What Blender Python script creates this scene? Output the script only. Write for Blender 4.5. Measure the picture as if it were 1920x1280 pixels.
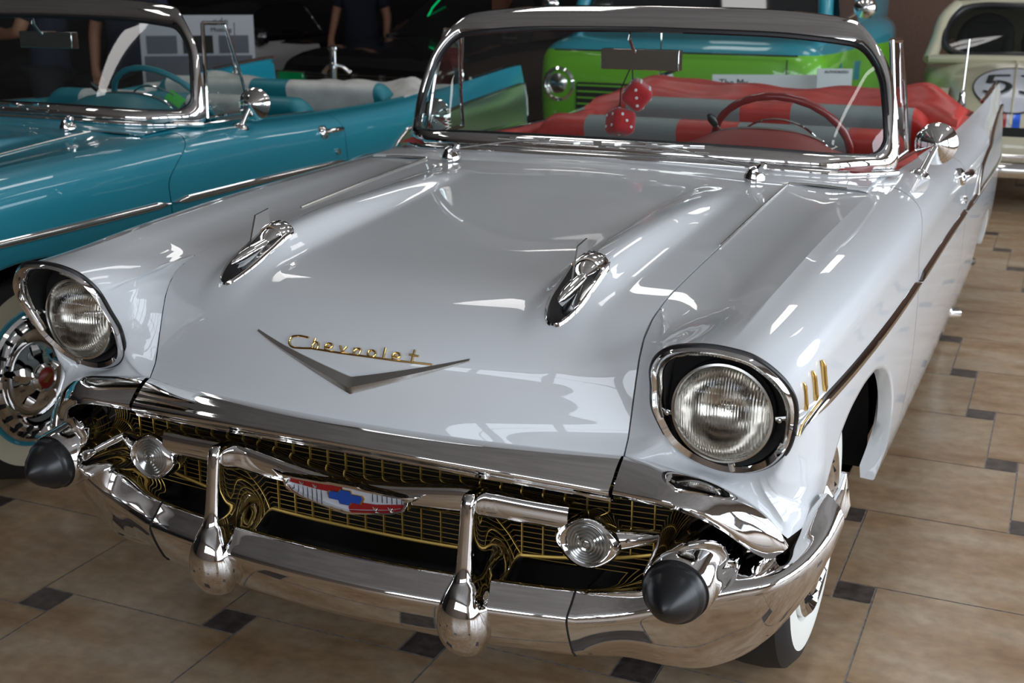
import bpy, math, random
import numpy as np
from mathutils import Matrix, Vector
for o in list(bpy.data.objects): bpy.data.objects.remove(o)
SC = bpy.context.scene
COL = SC.collection
random.seed(4)
PI = math.pi
R = math.radians

# ------------------------------------------------------------------ camera
cd = bpy.data.cameras.new('camera'); cam = bpy.data.objects.new('camera', cd); COL.objects.link(cam)
CX = Vector((0.91088509, 0.41264241, 0.00382145)); CY = Vector((-0.120134, 0.25630693, 0.95910092)); CZ = -Vector((-0.39478625, 0.87408981, -0.28303854))
m = Matrix((CX, CY, CZ)).transposed().to_4x4(); m.translation = Vector((1.24823, -1.91373, 1.55303))
cam.matrix_world = m
cd.sensor_width = 36; cd.lens = 2329.92 * 36 / 1920; cd.clip_start = 0.02; cd.clip_end = 100
cd.dof.use_dof = True; cd.dof.focus_distance = 2.5; cd.dof.aperture_fstop = 6.3
SC.camera = cam
# ------------------------------------------------------------------ world, lights, exposure
W = bpy.data.worlds.new('world'); SC.world = W; W.use_nodes = True
W.node_tree.nodes['Background'].inputs[0].default_value = (0.55, 0.62, 0.72, 1)
W.node_tree.nodes['Background'].inputs[1].default_value = 0.25
SC.view_settings.view_transform = 'Standard'; SC.view_settings.look = 'None'
SC.view_settings.exposure = 0.0; SC.view_settings.gamma = 1.0
SC.view_settings.use_curve_mapping = False

def area(name, loc, size, power, col, rot):
    l = bpy.data.lights.new(name, 'AREA'); l.shape = 'RECTANGLE'; l.size, l.size_y = size; l.energy = power; l.color = col
    o = bpy.data.objects.new(name, l); o.location = loc; o.rotation_euler = rot; COL.objects.link(o); return o
WIN_E = 5.8      # brightness of the daylight behind the showroom glass
LAMP_E = 5.0     # ceiling panels

# ------------------------------------------------------------------ materials
def mat(name, col=(0.8, 0.8, 0.8), rough=0.5, metal=0.0, coat=0.0, ior=1.5, emit=None, es=1.0, spec=0.5):
    m = bpy.data.materials.new(name); m.use_nodes = True
    b = m.node_tree.nodes['Principled BSDF']
    b.inputs['Base Color'].default_value = (*col, 1); b.inputs['Roughness'].default_value = rough
    b.inputs['Metallic'].default_value = metal; b.inputs['IOR'].default_value = ior
    b.inputs['Coat Weight'].default_value = coat; b.inputs['Coat Roughness'].default_value = 0.015
    b.inputs['Specular IOR Level'].default_value = spec
    if emit: b.inputs['Emission Color'].default_value = (*emit, 1); b.inputs['Emission Strength'].default_value = es
    return m
def nodes(m): return m.node_tree.nodes, m.node_tree.links, m.node_tree.nodes['Principled BSDF']
def noisy(m, scale, c1, c2, detail=4, rough=None, stretch=(1, 1, 1), bump=0.0, lo=0.35, hi=0.65):
    n, l, b = nodes(m)
    tc = n.new('ShaderNodeTexCoord'); mp = n.new('ShaderNodeMapping'); mp.inputs['Scale'].default_value = stretch
    nz = n.new('ShaderNodeTexNoise'); nz.inputs['Scale'].default_value = scale; nz.inputs['Detail'].default_value = detail
    cr = n.new('ShaderNodeValToRGB'); cr.color_ramp.elements[0].position = lo; cr.color_ramp.elements[1].position = hi
    cr.color_ramp.elements[0].color = (*c1, 1); cr.color_ramp.elements[1].color = (*c2, 1)
    l.new(tc.outputs['Object'], mp.inputs[0]); l.new(mp.outputs[0], nz.inputs[0]); l.new(nz.outputs[0], cr.inputs[0]); l.new(cr.outputs[0], b.inputs['Base Color'])
    if bump:
        bp = n.new('ShaderNodeBump'); bp.inputs['Strength'].default_value = bump; bp.inputs['Distance'].default_value = 0.01
        l.new(nz.outputs[0], bp.inputs['Height']); l.new(bp.outputs[0], b.inputs['Normal'])
    return m
def glassy(name, tint=(0.9, 0.95, 0.95), ior=1.5):
    m = bpy.data.materials.new(name); m.use_nodes = True; n = m.node_tree.nodes; l = m.node_tree.links
    n.remove(n['Principled BSDF'])
    ge = n.new('ShaderNodeNewGeometry'); dt = n.new('ShaderNodeVectorMath'); dt.operation = 'DOT_PRODUCT'; l.new(ge.outputs['Incoming'], dt.inputs[0]); l.new(ge.outputs['Normal'], dt.inputs[1])
    def mth(op, a, b=None):
        q = n.new('ShaderNodeMath'); q.operation = op
        for i, v in enumerate((a, b)):
            if v is None: continue
            if isinstance(v, (int, float)): q.inputs[i].default_value = v
            else: l.new(v, q.inputs[i])
        return q.outputs[0]
    r0 = 2*((ior-1)/(ior+1))**2; c_ = mth('ABSOLUTE', dt.outputs['Value']); fr_ = mth('ADD', mth('MULTIPLY', mth('POWER', mth('SUBTRACT', 1.0, c_), 5.0), 1-r0), r0)   # Schlick, both faces of the pane
    t = n.new('ShaderNodeBsdfTransparent'); t.inputs[0].default_value = (*tint, 1)
    g = n.new('ShaderNodeBsdfGlossy'); g.inputs['Roughness'].default_value = 0.0
    mx = n.new('ShaderNodeMixShader'); l.new(fr_, mx.inputs[0]); l.new(t.outputs[0], mx.inputs[1]); l.new(g.outputs[0], mx.inputs[2])
    l.new(mx.outputs[0], n['Material Output'].inputs[0]); return m
def emis(name, col, s):
    m = bpy.data.materials.new(name); m.use_nodes = True; n = m.node_tree.nodes; l = m.node_tree.links
    n.remove(n['Principled BSDF']); e = n.new('ShaderNodeEmission'); e.inputs[0].default_value = (*col, 1); e.inputs[1].default_value = s
    l.new(e.outputs[0], n['Material Output'].inputs[0]); return m

WHITE = mat('white_paint', (0.71, 0.735, 0.755), 0.42, 0, 1.0)
TEAL = mat('turquoise_paint', (0.009, 0.29, 0.40), 0.38, 0, 1.0)
CHROME = mat('chrome', (0.80, 0.79, 0.78), 0.035, 1.0)
STEEL = mat('brushed_steel', (0.62, 0.61, 0.58), 0.24, 1.0)
SILVER = mat('silver_anodised', (0.72, 0.73, 0.74), 0.3, 1.0)
GOLD = mat('gold', (0.75, 0.50, 0.17), 0.16, 1.0)
GRILLE_GOLD = mat('gold_anodised', (0.62, 0.42, 0.11), 0.35, 0.85)
RUBBER = mat('black_rubber', (0.012, 0.012, 0.013), 0.32)
BLACK = mat('black_paint', (0.008, 0.008, 0.009), 0.2, 0, 1.0)
MATTE = mat('matte_black', (0.006, 0.006, 0.006), 0.8)
UNDER = mat('under_body_black', (0.004, 0.004, 0.004), 0.9)
TYRE = mat('tyre_rubber', (0.014, 0.013, 0.013), 0.6)
WALLW = mat('whitewall', (0.80, 0.80, 0.74), 0.5)
CREAMW = mat('aged_whitewall', (0.62, 0.58, 0.44), 0.55)
REDV = noisy(mat('red_vinyl', (0.5, 0.03, 0.02), 0.42), 9, (0.42, 0.028, 0.022), (0.55, 0.045, 0.033), bump=0.15)
REDP = mat('red_plastic', (0.26, 0.012, 0.012), 0.3, 0, .4)
REDD = mat('red_padding', (0.33, 0.018, 0.014), 0.5)
GREYV = mat('silver_grey_vinyl', (0.22, 0.25, 0.25), 0.5)
TEALV = mat('turquoise_vinyl', (0.012, 0.20, 0.25), 0.42)
WHITEV = noisy(mat('white_vinyl', (0.6, 0.6, 0.58), 0.5), 8, (0.50, 0.50, 0.48), (0.66, 0.66, 0.63), bump=0.2)
GLASS = glassy('windscreen_glass', (0.82, 0.90, 0.89))
LENS = glassy('lamp_glass', (0.93, 0.93, 0.92), 1.45)
MIRR = mat('mirror_silver', (0.85, 0.85, 0.85), 0.02, 1.0)
RED_E = mat('red_enamel', (0.25, 0.005, 0.007), 0.3, 0, .3)
WHITE_E = mat('white_enamel', (0.46, 0.47, 0.52), 0.35, 0, .3)
PLENS = mat('ribbed_clear_lens', (0.36, 0.36, 0.345), 0.16, 0.85)
BLUE_E = mat('blue_foil', (0.01, 0.09, 0.55), 0.3, 0.5, .8)
REDF = mat('red_plush', (0.50, 0.006, 0.012), 0.95)
REDF.node_tree.nodes['Principled BSDF'].inputs['Sheen Weight'].default_value = 0.4
DOT = mat('white_dot', (0.85, 0.85, 0.85), 0.7)
GREENT = mat('green_tag', (0.04, 0.60, 0.05), 0.5)
# fluted headlamp glass: clear, with fine vertical prisms as bump
def fluted():
    m = bpy.data.materials.new('fluted_lens'); m.use_nodes = True; n, l, b = nodes(m)
    b.inputs['Base Color'].default_value = (0.85, 0.84, 0.80, 1); b.inputs['Roughness'].default_value = 0.03
    b.inputs['Transmission Weight'].default_value = 0.0; b.inputs['Metallic'].default_value = 0.0
    n.remove(b)
    tc = n.new('ShaderNodeTexCoord')
    w = n.new('ShaderNodeTexWave'); w.wave_type = 'BANDS'; w.bands_direction = 'X'; w.inputs['Scale'].default_value = 60; w.inputs['Distortion'].default_value = 0.6
    w2 = n.new('ShaderNodeTexWave'); w2.wave_type = 'BANDS'; w2.bands_direction = 'Z'; w2.inputs['Scale'].default_value = 12; w2.inputs['Distortion'].default_value = 0
    nz = n.new('ShaderNodeTexNoise'); nz.inputs['Scale'].default_value = 28
    a = n.new('ShaderNodeMath'); a.operation = 'ADD'; a2 = n.new('ShaderNodeMath'); a2.operation = 'MULTIPLY_ADD'; a2.inputs[1].default_value = .12
    for t in (w, w2, nz): l.new(tc.outputs['Object'], t.inputs[0])
    l.new(w.outputs['Fac'], a.inputs[0]); l.new(w2.outputs['Fac'], a.inputs[1]); l.new(nz.outputs['Fac'], a2.inputs[0]); l.new(a.outputs[0], a2.inputs[2])
    bp = n.new('ShaderNodeBump'); bp.inputs['Strength'].default_value = 0.45; bp.inputs['Distance'].default_value = 0.003; l.new(a2.outputs[0], bp.inputs['Height'])
    fr = n.new('ShaderNodeFresnel'); fr.inputs[0].default_value = 1.7; l.new(bp.outputs[0], fr.inputs['Normal'])
    t = n.new('ShaderNodeBsdfRefraction'); t.inputs['IOR'].default_value = 1.25; t.inputs['Roughness'].default_value = 0.02; t.inputs['Color'].default_value = (0.97, 0.96, 0.93, 1); l.new(bp.outputs[0], t.inputs['Normal'])
    g = n.new('ShaderNodeBsdfGlossy'); g.inputs['Roughness'].default_value = 0.04; l.new(bp.outputs[0], g.inputs['Normal'])
    mx = n.new('ShaderNodeMixShader'); l.new(fr.outputs[0], mx.inputs[0]); l.new(t.outputs[0], mx.inputs[1]); l.new(g.outputs[0], mx.inputs[2])
    l.new(mx.outputs[0], n['Material Output'].inputs[0]); return m
FLUTED = fluted()
REFL = mat('lamp_reflector', (0.80, 0.78, 0.74), 0.16, 1.0)

# ------------------------------------------------------------------ mesh helpers
def cr(pts, n, closed=False):
    """Catmull-Rom through pts, n samples per span"""
    P = np.array(pts, float); k = len(P)
    if closed: E = np.vstack([P[-1], P, P[0], P[1]]); spans = k
    else: E = np.vstack([2*P[0]-P[1], P, 2*P[-1]-P[-2]]); spans = k-1
    out = []
    for i in range(spans):
        p0, p1, p2, p3 = E[i:i+4]
        d1 = max(np.linalg.norm(p2-p1), 1e-9); d0 = max(np.linalg.norm(p1-p0), 1e-9); d2 = max(np.linalg.norm(p3-p2), 1e-9)
        m1 = (p2-p1)/d1*0.5 + (p1-p0)/d0*0.5; m2 = (p2-p1)/d1*0.5 + (p3-p2)/d2*0.5
        m1 = m1*d1; m2 = m2*d1
        for j in range(n):
            t = j/n; h1 = 2*t**3-3*t**2+1; h2 = t**3-2*t**2+t; h3 = -2*t**3+3*t**2; h4 = t**3-t**2
            out.append(h1*p1+h2*m1+h3*p2+h4*m2)
    if not closed: out.append(P[-1])
    return np.array(out)
def resample(P, n, closed=False):
    P = np.array(P, float)
    if closed: P = np.vstack([P, P[0]])
    d = np.r_[0, np.cumsum(np.linalg.norm(np.diff(P, axis=0), axis=1))]
    t = np.linspace(0, d[-1], n+1 if closed else n)
    Q = np.stack([np.interp(t, d, P[:, k]) for k in range(P.shape[1])], 1)
    return Q[:-1] if closed else Q
def pch(xs, ys):
    """monotone cubic through a table"""
    xs = np.array(xs, float); ys = np.array(ys, float); h = np.diff(xs); dl = np.diff(ys)/h
    d = np.zeros(len(xs)); d[0] = dl[0]; d[-1] = dl[-1]
    for i in range(1, len(xs)-1):
        if dl[i-1]*dl[i] > 0:
            w1 = 2*h[i]+h[i-1]; w2 = h[i]+2*h[i-1]; d[i] = (w1+w2)/(w1/dl[i-1]+w2/dl[i])
    def f(x):
        x = min(max(x, xs[0]), xs[-1]); i = min(int(np.searchsorted(xs, x, side='right'))-1, len(h)-1); i = max(i, 0)
        t = (x-xs[i])/h[i]
        return (2*t**3-3*t**2+1)*ys[i]+(t**3-2*t**2+t)*h[i]*d[i]+(-2*t**3+3*t**2)*ys[i+1]+(t**3-t**2)*h[i]*d[i+1]
    return f
class G:
    """collects geometry for ONE mesh object"""
    def __init__(s): s.v = []; s.f = []; s.mi = []
    def add(s, v, f, mi=0):
        b = len(s.v); s.v += [tuple(float(c) for c in p) for p in v]; s.f += [tuple(i+b for i in q) for q in f]; s.mi += [mi]*len(f); return s
    def grid(s, rows, cu=False, cv=False, mi=0, flip=False):
        rows = [list(r) for r in rows]; n = len(rows); k = len(rows[0]); F = []
        for i in range(n if cu else n-1):
            for j in range(k if cv else k-1):
                a, b, c, d = i*k+j, i*k+(j+1) % k, ((i+1) % n)*k+(j+1) % k, ((i+1) % n)*k+j
                F.append((a, d, c, b) if flip else (a, b, c, d))
        return s.add([p for r in rows for p in r], F, mi)
    def box(s, c, sz, rot=None, mi=0):
        c = Vector(c); V = [Vector((x*sz[0]/2, y*sz[1]/2, z*sz[2]/2)) for x in (-1, 1) for y in (-1, 1) for z in (-1, 1)]
        if rot is not None: V = [rot @ v for v in V]
        return s.add([c+v for v in V], [(0, 1, 3, 2), (4, 6, 7, 5), (0, 4, 5, 1), (2, 3, 7, 6), (0, 2, 6, 4), (1, 5, 7, 3)], mi)
    def tube(s, path, r, n=10, closed=False, mi=0, flat=1.0, caps=True, up=(0, 0, 1)):
        P = [Vector(p) for p in path]; k = len(P); rows = []
        rr = r if hasattr(r, '__len__') else [r]*k
        for i in range(k):
            t = (P[(i+1) % k]-P[i-1]) if closed else (P[min(i+1, k-1)]-P[max(i-1, 0)])
            t.normalize(); u = Vector(up); u = u - t*u.dot(t)
            if u.length < 1e-4: u = Vector((1, 0, 0)) - t*t.x
            u.normalize(); w = t.cross(u)
            rows.append([P[i]+(u*math.sin(a)*flat+w*math.cos(a))*rr[i] for a in [2*PI*j/n for j in range(n)]])
        s.grid(rows, cu=closed, cv=True, mi=mi)
        if caps and not closed:
            b = len(s.v)-k*n; s.f.append(tuple(range(b, b+n))[::-1]); s.mi.append(mi); s.f.append(tuple(range(b+(k-1)*n, b+k*n))); s.mi.append(mi)
        return s
    def lathe(s, prof, c, axis, n=32, mi=0, ref=None, sx=1.0):
        """prof: (radius, distance along axis)"""
        ax = Vector(axis).normalized(); u = Vector(ref) if ref else (Vector((0, 0, 1)) if abs(ax.z) < .9 else Vector((1, 0, 0)))
        u = (u-ax*u.dot(ax)).normalized(); w = ax.cross(u); c = Vector(c)
        return s.grid([[c+ax*h+(u*math.cos(a)+w*sx*math.sin(a))*r for a in [2*PI*j/n for j in range(n)]] for r, h in prof], cv=True, mi=mi)
    def fan(s, pts, mi=0):
        return s.add(pts, [tuple(range(len(pts)))], mi)
    def prism(s, poly, d, mi=0):
        """poly: 3D points in a plane, extruded by vector d"""
        n = len(poly); P = [Vector(p) for p in poly]; d = Vector(d); V = P+[p+d for p in P]
        F = [tuple(range(n))[::-1], tuple(range(n, 2*n))]+[(i, (i+1) % n, n+(i+1) % n, n+i) for i in range(n)]
        return s.add(V, F, mi)
    def flipx(s):
        g = G(); g.v = [(-x, y, z) for x, y, z in s.v]; g.f = [q[::-1] for q in s.f]; g.mi = list(s.mi); return g
    def build(s, name, mats, parent=None, smooth=True, sharp=40, weld=True, bevel=0, label=None, solid=0):
        me = bpy.data.meshes.new(name); me.from_pydata(s.v, [], s.f)
        if not isinstance(mats, (list, tuple)): mats = [mats]
        for mm in mats: me.materials.append(mm)
        me.polygons.foreach_set('material_index', s.mi)
        me.validate(); me.update()
        if weld:
            import bmesh
            bm = bmesh.new(); bm.from_mesh(me); bmesh.ops.remove_doubles(bm, verts=bm.verts, dist=1e-5)
            bmesh.ops.recalc_face_normals(bm, faces=bm.faces); bm.to_mesh(me); bm.free()
        if smooth:
            me.polygons.foreach_set('use_smooth', [True]*len(me.polygons)); me.set_sharp_from_angle(angle=R(sharp))
        o = bpy.data.objects.new(name, me); COL.objects.link(o)
        if parent is not None: o.parent = parent
        if bevel:
            b = o.modifiers.new('bevel', 'BEVEL'); b.width = bevel; b.segments = 2; b.limit_method = 'ANGLE'; b.angle_limit = R(35)
        if solid:
            b = o.modifiers.new('solid', 'SOLIDIFY'); b.thickness = solid; b.offset = 0
        if label: o['label'] = label
        return o
def tag(o, label=None, cat=None, group=None, kind=None):
    if label: o['label'] = label
    if cat: o['category'] = cat
    if group: o['group'] = group
    if kind: o['kind'] = kind
    return o
def empty(name, loc=(0, 0, 0), rz=0, **k):
    o = bpy.data.objects.new(name, None); o.empty_display_size = .1; COL.objects.link(o); o.location = loc; o.rotation_euler = (0, 0, rz); return tag(o, **k)
def text_part(s, name, size, m, loc, xdir, zdir, parent, depth=0.001, align='CENTER'):
    cu = bpy.data.curves.new(name, 'FONT'); cu.body = s; cu.size = size; cu.align_x = align; cu.extrude = depth
    t = bpy.data.objects.new(name, cu); COL.objects.link(t)
    me = bpy.data.meshes.new_from_object(t.evaluated_get(bpy.context.evaluated_depsgraph_get()))
    bpy.data.objects.remove(t); me.materials.clear(); me.materials.append(m)
    x = Vector(xdir).normalized(); z = Vector(zdir).normalized(); y = z.cross(x)
    M = Matrix((x, z, x.cross(z))).transposed().to_4x4(); M.translation = Vector(loc)
    me.transform(M); o = bpy.data.objects.new(name, me); COL.objects.link(o); o.parent = parent; return o
def both(g, name, mats, parent, **k):
    return g.build(name, mats, parent, **k), g.flipx().build(name, mats, parent, **k)

# ------------------------------------------------------------------ the room
XL, XR, YF, YB, ZC = -11.0, 5.2, -7.5, 12.0, 4.3
def build_room():
    # floor: hopscotch tiling of big stone tiles with small dark inserts
    TILE = mat('stone_tile', (0.4, 0.3, 0.2), 0.32); n, l, b = nodes(TILE)
    tc = n.new('ShaderNodeTexCoord'); nz = n.new('ShaderNodeTexNoise'); nz.inputs['Scale'].default_value = 3.2; nz.inputs['Detail'].default_value = 8; nz.inputs['Roughness'].default_value = 0.62
    mp = n.new('ShaderNodeMapping'); mp.inputs['Scale'].default_value = (0.8, 1.8, 1); l.new(tc.outputs['Object'], mp.inputs[0]); l.new(mp.outputs[0], nz.inputs[0])
    nz2 = n.new('ShaderNodeTexNoise'); nz2.inputs['Scale'].default_value = 24; nz2.inputs['Detail'].default_value = 6; l.new(tc.outputs['Object'], nz2.inputs[0])
    ra = n.new('ShaderNodeValToRGB'); e = ra.color_ramp.elements
    e[0].position = .28; e[0].color = (.23, .125, .062, 1); e[1].position = .74; e[1].color = (.45, .35, .25, 1)
    x = e.new(.45); x.color = (.34, .22, .125, 1); x = e.new(.58); x.color = (.39, .285, .185, 1)
    l.new(nz.outputs[0], ra.inputs[0])
    mx = n.new('ShaderNodeMixRGB'); mx.blend_type = 'OVERLAY'; mx.inputs[0].default_value = .35; l.new(ra.outputs[0], mx.inputs[1]); l.new(nz2.outputs[0], mx.inputs[2]); l.new(mx.outputs[0], b.inputs['Base Color'])
    bp = n.new('ShaderNodeBump'); bp.inputs['Strength'].default_value = .12; bp.inputs['Distance'].default_value = .004; l.new(nz2.outputs[0], bp.inputs['Height']); l.new(bp.outputs[0], b.inputs['Normal'])
    DARK = noisy(mat('dark_insert_tile', (.08, .06, .05), 0.35), 30, (.055, .042, .036), (.105, .082, .07), 6)
    GROUT = noisy(mat('grout', (.3, .27, .24), 0.9), 60, (.22, .19, .17), (.34, .31, .29))
    L, s, gp = 0.5012, 0.0993, 0.0026
    ang = 0.00936; c, sn = math.cos(ang), math.sin(ang)
    g = G(); o0 = (0.412, 0.491)
    def quad(u0, v0, w, h, mi):
        q = [(u0+gp, v0+gp), (u0+w-gp, v0+gp), (u0+w-gp, v0+h-gp), (u0+gp, v0+h-gp)]
        P = [(o0[0]+c*a-sn*b_, o0[1]+sn*a+c*b_, 0) for a, b_ in q]
        if min(p[0] for p in P) < XL or max(p[0] for p in P) > XR or min(p[1] for p in P) < YF or max(p[1] for p in P) > YB: return
        g.add(P, [(0, 1, 2, 3)], mi)
    for i in range(-40, 41):
        for j in range(-45, 46):
            ux, uy = i*L-j*s, i*s+j*L
            quad(ux, uy, s, s, 1)
            quad(ux-L, uy, L, L, 0)
    g.add([(XL, YF, -.0015), (XR, YF, -.0015), (XR, YB, -.0015), (XL, YB, -.0015)], [(0, 1, 2, 3)], 2)
    f = g.build('floor', [TILE, DARK, GROUT], smooth=False, weld=False); f['kind'] = 'structure'
    CEIL = noisy(mat('ceiling_grey', (.30, .285, .275), .9), 2, (.27, .255, .245), (.33, .315, .305))
    g = G(); g.box(((XL+XR)/2, (YF+YB)/2, ZC+.05), (XR-XL, YB-YF, .1)); o = g.build('ceiling', CEIL, smooth=False); o['kind'] = 'structure'
    BROWN = noisy(mat('brown_wall', (.20, .115, .085), .85), 40, (.185, .107, .078), (.215, .125, .094))
    DARKW = mat('dark_wall', (.02, .018, .018), .8)
    g = G(); g.box((-1.6+(XR+1.6)/2, YB+.06, ZC/2), (XR+1.6, .12, ZC)); g.build('wall_back', BROWN, smooth=False)['kind'] = 'structure'
    g = G(); g.box(((XL-1.6)/2, YB+.06, ZC/2), (-1.6-XL, .12, ZC)); g.build('wall_rear_left', DARKW, smooth=False)['kind'] = 'structure'
    g = G(); g.box((XL-.06, (YF+YB)/2, ZC/2), (.12, YB-YF, ZC)); g.build('wall_left', DARKW, smooth=False)['kind'] = 'structure'
    # glazed walls: daylight windows on the right and behind the camera
    DAY = emis('daylight', (0.82, 0.90, 1.0), WIN_E); FR = mat('window_frame_grey', (.10, .10, .11), .5)
    TAN = mat('tan_wall', (.30, .24, .20), .8)
    def glazed(name, wname, p0, d, length, z0, z1, npan, nrow, nrm):
        p0 = Vector(p0); d = Vector(d); nrm = Vector(nrm); w = length/npan
        for k in range(npan):
            a = p0+d*(k*w+.09); b_ = p0+d*((k+1)*w-.09)
            g = G(); g.add([a+Vector((0, 0, z0)), b_+Vector((0, 0, z0)), b_+Vector((0, 0, z1)), a+Vector((0, 0, z1))], [(0, 1, 2, 3)])
            root = g.build(name, DAY, smooth=False, weld=False); root['kind'] = 'structure'
            g = G()
            for q in (a, b_): g.tube([q+nrm*.03+Vector((0, 0, z0)), q+nrm*.03+Vector((0, 0, z1))], .03, 4)
            for r in range(nrow+1): zz = z0+(z1-z0)*r/nrow; g.tube([a+nrm*.03+Vector((0, 0, zz)), b_+nrm*.03+Vector((0, 0, zz))], .025, 4)
            g.build('window_frame', FR, root, smooth=False)
    glazed('window_1', 'r', (XR-.02, -4.5, 0), (0, 1, 0), 13.0, .35, 2.9, 8, 2, (-1, 0, 0))
    glazed('window_2', 'f', (-2.6, YF+.02, 0), (1, 0, 0), 7.6, 2.15, 3.9, 4, 2, (0, 1, 0))
    g = G(); g.box((XR+.06, (YF+YB)/2, ZC/2), (.12, YB-YF, ZC)); g.build('wall_right', TAN, smooth=False)['kind'] = 'structure'
    g = G(); g.box(((XL+XR)/2, YF-.06, ZC/2), (XR-XL, .12, ZC)); g.build('wall_front', TAN, smooth=False)['kind'] = 'structure'
    # ceiling light panels
    PANEL = emis('light_panel', (1.0, 0.97, 0.95), LAMP_E); TRIM = mat('panel_trim', (.5, .5, .5), .5)
    spots = [(-1.6, 3.6), (.7, 3.6), (3.0, 3.6), (-1.6, 6.6), (.7, 6.6), (3.0, 6.6), (-3.9, 3.6), (-4.1, .8), (2.55, 1.0), (.7, 9.6)]
    for x_, y_ in spots:
        wd, ln = (.60, 1.2) if (x_, y_) not in ((-4.1, .8), (2.55, 1.0)) else (.26, 1.5)
        g = G(); g.box((0, 0, -.012), (wd, ln, .02)); p = g.build('ceiling_light', PANEL, smooth=False); p.location = (x_, y_, ZC-.012)
        g = G()
        for a in (-1, 1): g.box((a*(wd/2+.015), 0, -.012), (.03, ln+.06, .03)); g.box((0, a*(ln/2+.015), -.012), (wd, .03, .03))
        g.build('light_frame', TRIM, p, smooth=False)
        tag(p, 'flush rectangular fluorescent panel in the grey showroom ceiling', 'light', 'ceiling light panels')
build_room()

# ------------------------------------------------------------------ the 1950s convertible (x across, y back from the nose, z up)
# hood curves: centre line and hood/fender gap, matched stations (y, z)
HC = [(.065, .703), (.072, .735), (.078, .765), (.085, .80), (.092, .835), (.118, .872), (.155, .90), (.22, .925), (.32, .945), (.5, .963), (.75, .98), (1.0, .995), (1.22, 1.008), (1.43, 1.022)]
HG = [(.133, .697), (.155, .727), (.166, .758), (.176, .789), (.190, .830), (.205, .868), (.228, .900), (.275, .926), (.357, .944), (.504, .958), (.748, .974), (.984, .989), (1.2, 1.002), (1.46, 1.014)]
HCs = cr(HC, 8); HGs = cr(HG, 8); GX = .551
_bump = pch([.14, .20, .25, .32, .40, .60, .90, 1.15, 1.38, 2], [0, .010, .016, .028, .046, .044, .030, .014, 0, 0])
def ridge_x(y): return .380+.015*max(0, min(1, (y-.4)/.9))
def hood_pt(i, x):
    w = (abs(x)/GX)**2; y = HCs[i][0]*(1-w)+HGs[i][0]*w; z = HCs[i][1]*(1-w)+HGs[i][1]*w
    b = _bump(y); d = (abs(x)-ridge_x(y))/.054
    z += b*math.exp(-abs(d)**3.4) - .006*math.exp(-(x/.22)**2)*min(1, max(0, (y-.3)/.3))*min(1, max(0, (1.4-y)/.3))
    return (x, y, z)
def hood_z(x, y):
    lo, hi = 0, len(HCs)-1
    for i in range(len(HCs)-1):
        a = hood_pt(i, x); c = hood_pt(i+1, x)
        if a[1] <= y <= c[1]: t = (y-a[1])/max(c[1]-a[1], 1e-9); return a[2]*(1-t)+c[2]*t
    return hood_pt(hi, x)[2]
def hood_y(x, z):
    for i in range(len(HCs)-1):
        a = hood_pt(i, x); c = hood_pt(i+1, x)
        if a[2] <= z <= c[2]: t = (z-a[2])/max(c[2]-a[2], 1e-9); return a[1]*(1-t)+c[1]*t
    return .07
# body side tables
zc_ = pch([.25, .32, .5, .85, 1.3, 1.6, 1.9, 2.3, 2.7, 3.2, 3.8, 4.3, 4.85, 5.0], [.960, .967, .977, .991, .999, 1.003, 1.0, .985, .972, .965, .985, 1.01, 1.035, 1.03])
xc_ = pch([.25, .32, 1.0, 1.6, 2.0, 2.6, 3.2, 3.8, 4.4, 4.9], [.752, .755, .76, .765, .775, .785, .80, .825, .850, .858])
xm_ = pch([.15, .32, .6, 1.0, 1.4, 2.6, 3.5, 4.4, 4.85, 5.0], [.872, .887, .903, .916, .922, .927, .930, .922, .900, .895])
gz_ = pch([p[0] for p in HG[7:]]+[1.7], [p[1] for p in HG[7:]]+[1.02])
low_ = pch([.20, .28, .33, .38, .45, .55, .66, .75, .85, .95, 1.03, 1.10, 1.15, 1.175, 1.19, 3.26, 3.28, 3.33, 3.42, 3.55, 3.72, 3.9, 4.02, 4.09, 4.12, 4.6, 5.0],
           [.575, .585, .60, .645, .695, .725, .735, .732, .712, .672, .615, .54, .46, .39, .335, .335, .37, .46, .53, .575, .585, .565, .50, .42, .37, .41, .46])
SIDE = [(.0, None, .0), (.45, None, .012), (.80, None, .042), (.915, None, .082), (.95, .855, None), (.985, .775, None), (1.0, .69, None), (1.0, .60, None), (.985, .51, None), (.95, .42, None), (.90, .335, None)]
def side_curve(y):
    xc, zc, xm = xc_(y), zc_(y), xm_(y); out = []
    fin = max(0, min(1, (y-3.6)/.9))
    for f, z, dz in SIDE:
        zz = zc-dz if z is None else z
        if f < .95 and fin > 0: f = f+( (zc-zz)/.14*.75 - f)*fin if z is None else f
        x = xc+(xm-xc)*f if f < .99 or z is None else xm-(1-f)*.3
        if z is not None and z < .55: x = xm-{.51: .004, .42: .014, .335: .034}[z]
        elif z is not None: x = xm-{.855: .008, .775: .002, .69: 0, .60: 0}[z]
        out.append((x, zz))
    return cr(out, 7)
def side_rows(y, n=46, zlow=None, top=0):
    C = side_curve(y); zl = low_(y) if zlow is None else zlow
    k = next((i for i in range(len(C)) if C[i][1] < zl), len(C)-1)
    t = (C[k-1][1]-zl)/max(C[k-1][1]-C[k][1], 1e-9); C = np.vstack([C[:k], C[k-1]*(1-t)+C[k]*t])
    return resample(C, n)
def S(y, z):
    C = side_curve(y)
    for i in range(3, len(C)-1):
        if C[i+1][1] <= z <= C[i][1]: t = (C[i][1]-z)/max(C[i][1]-C[i+1][1], 1e-9); return C[i][0]*(1-t)+C[i+1][0]*t
    return C[-1][0] if z < .5 else xm_(y)
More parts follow.
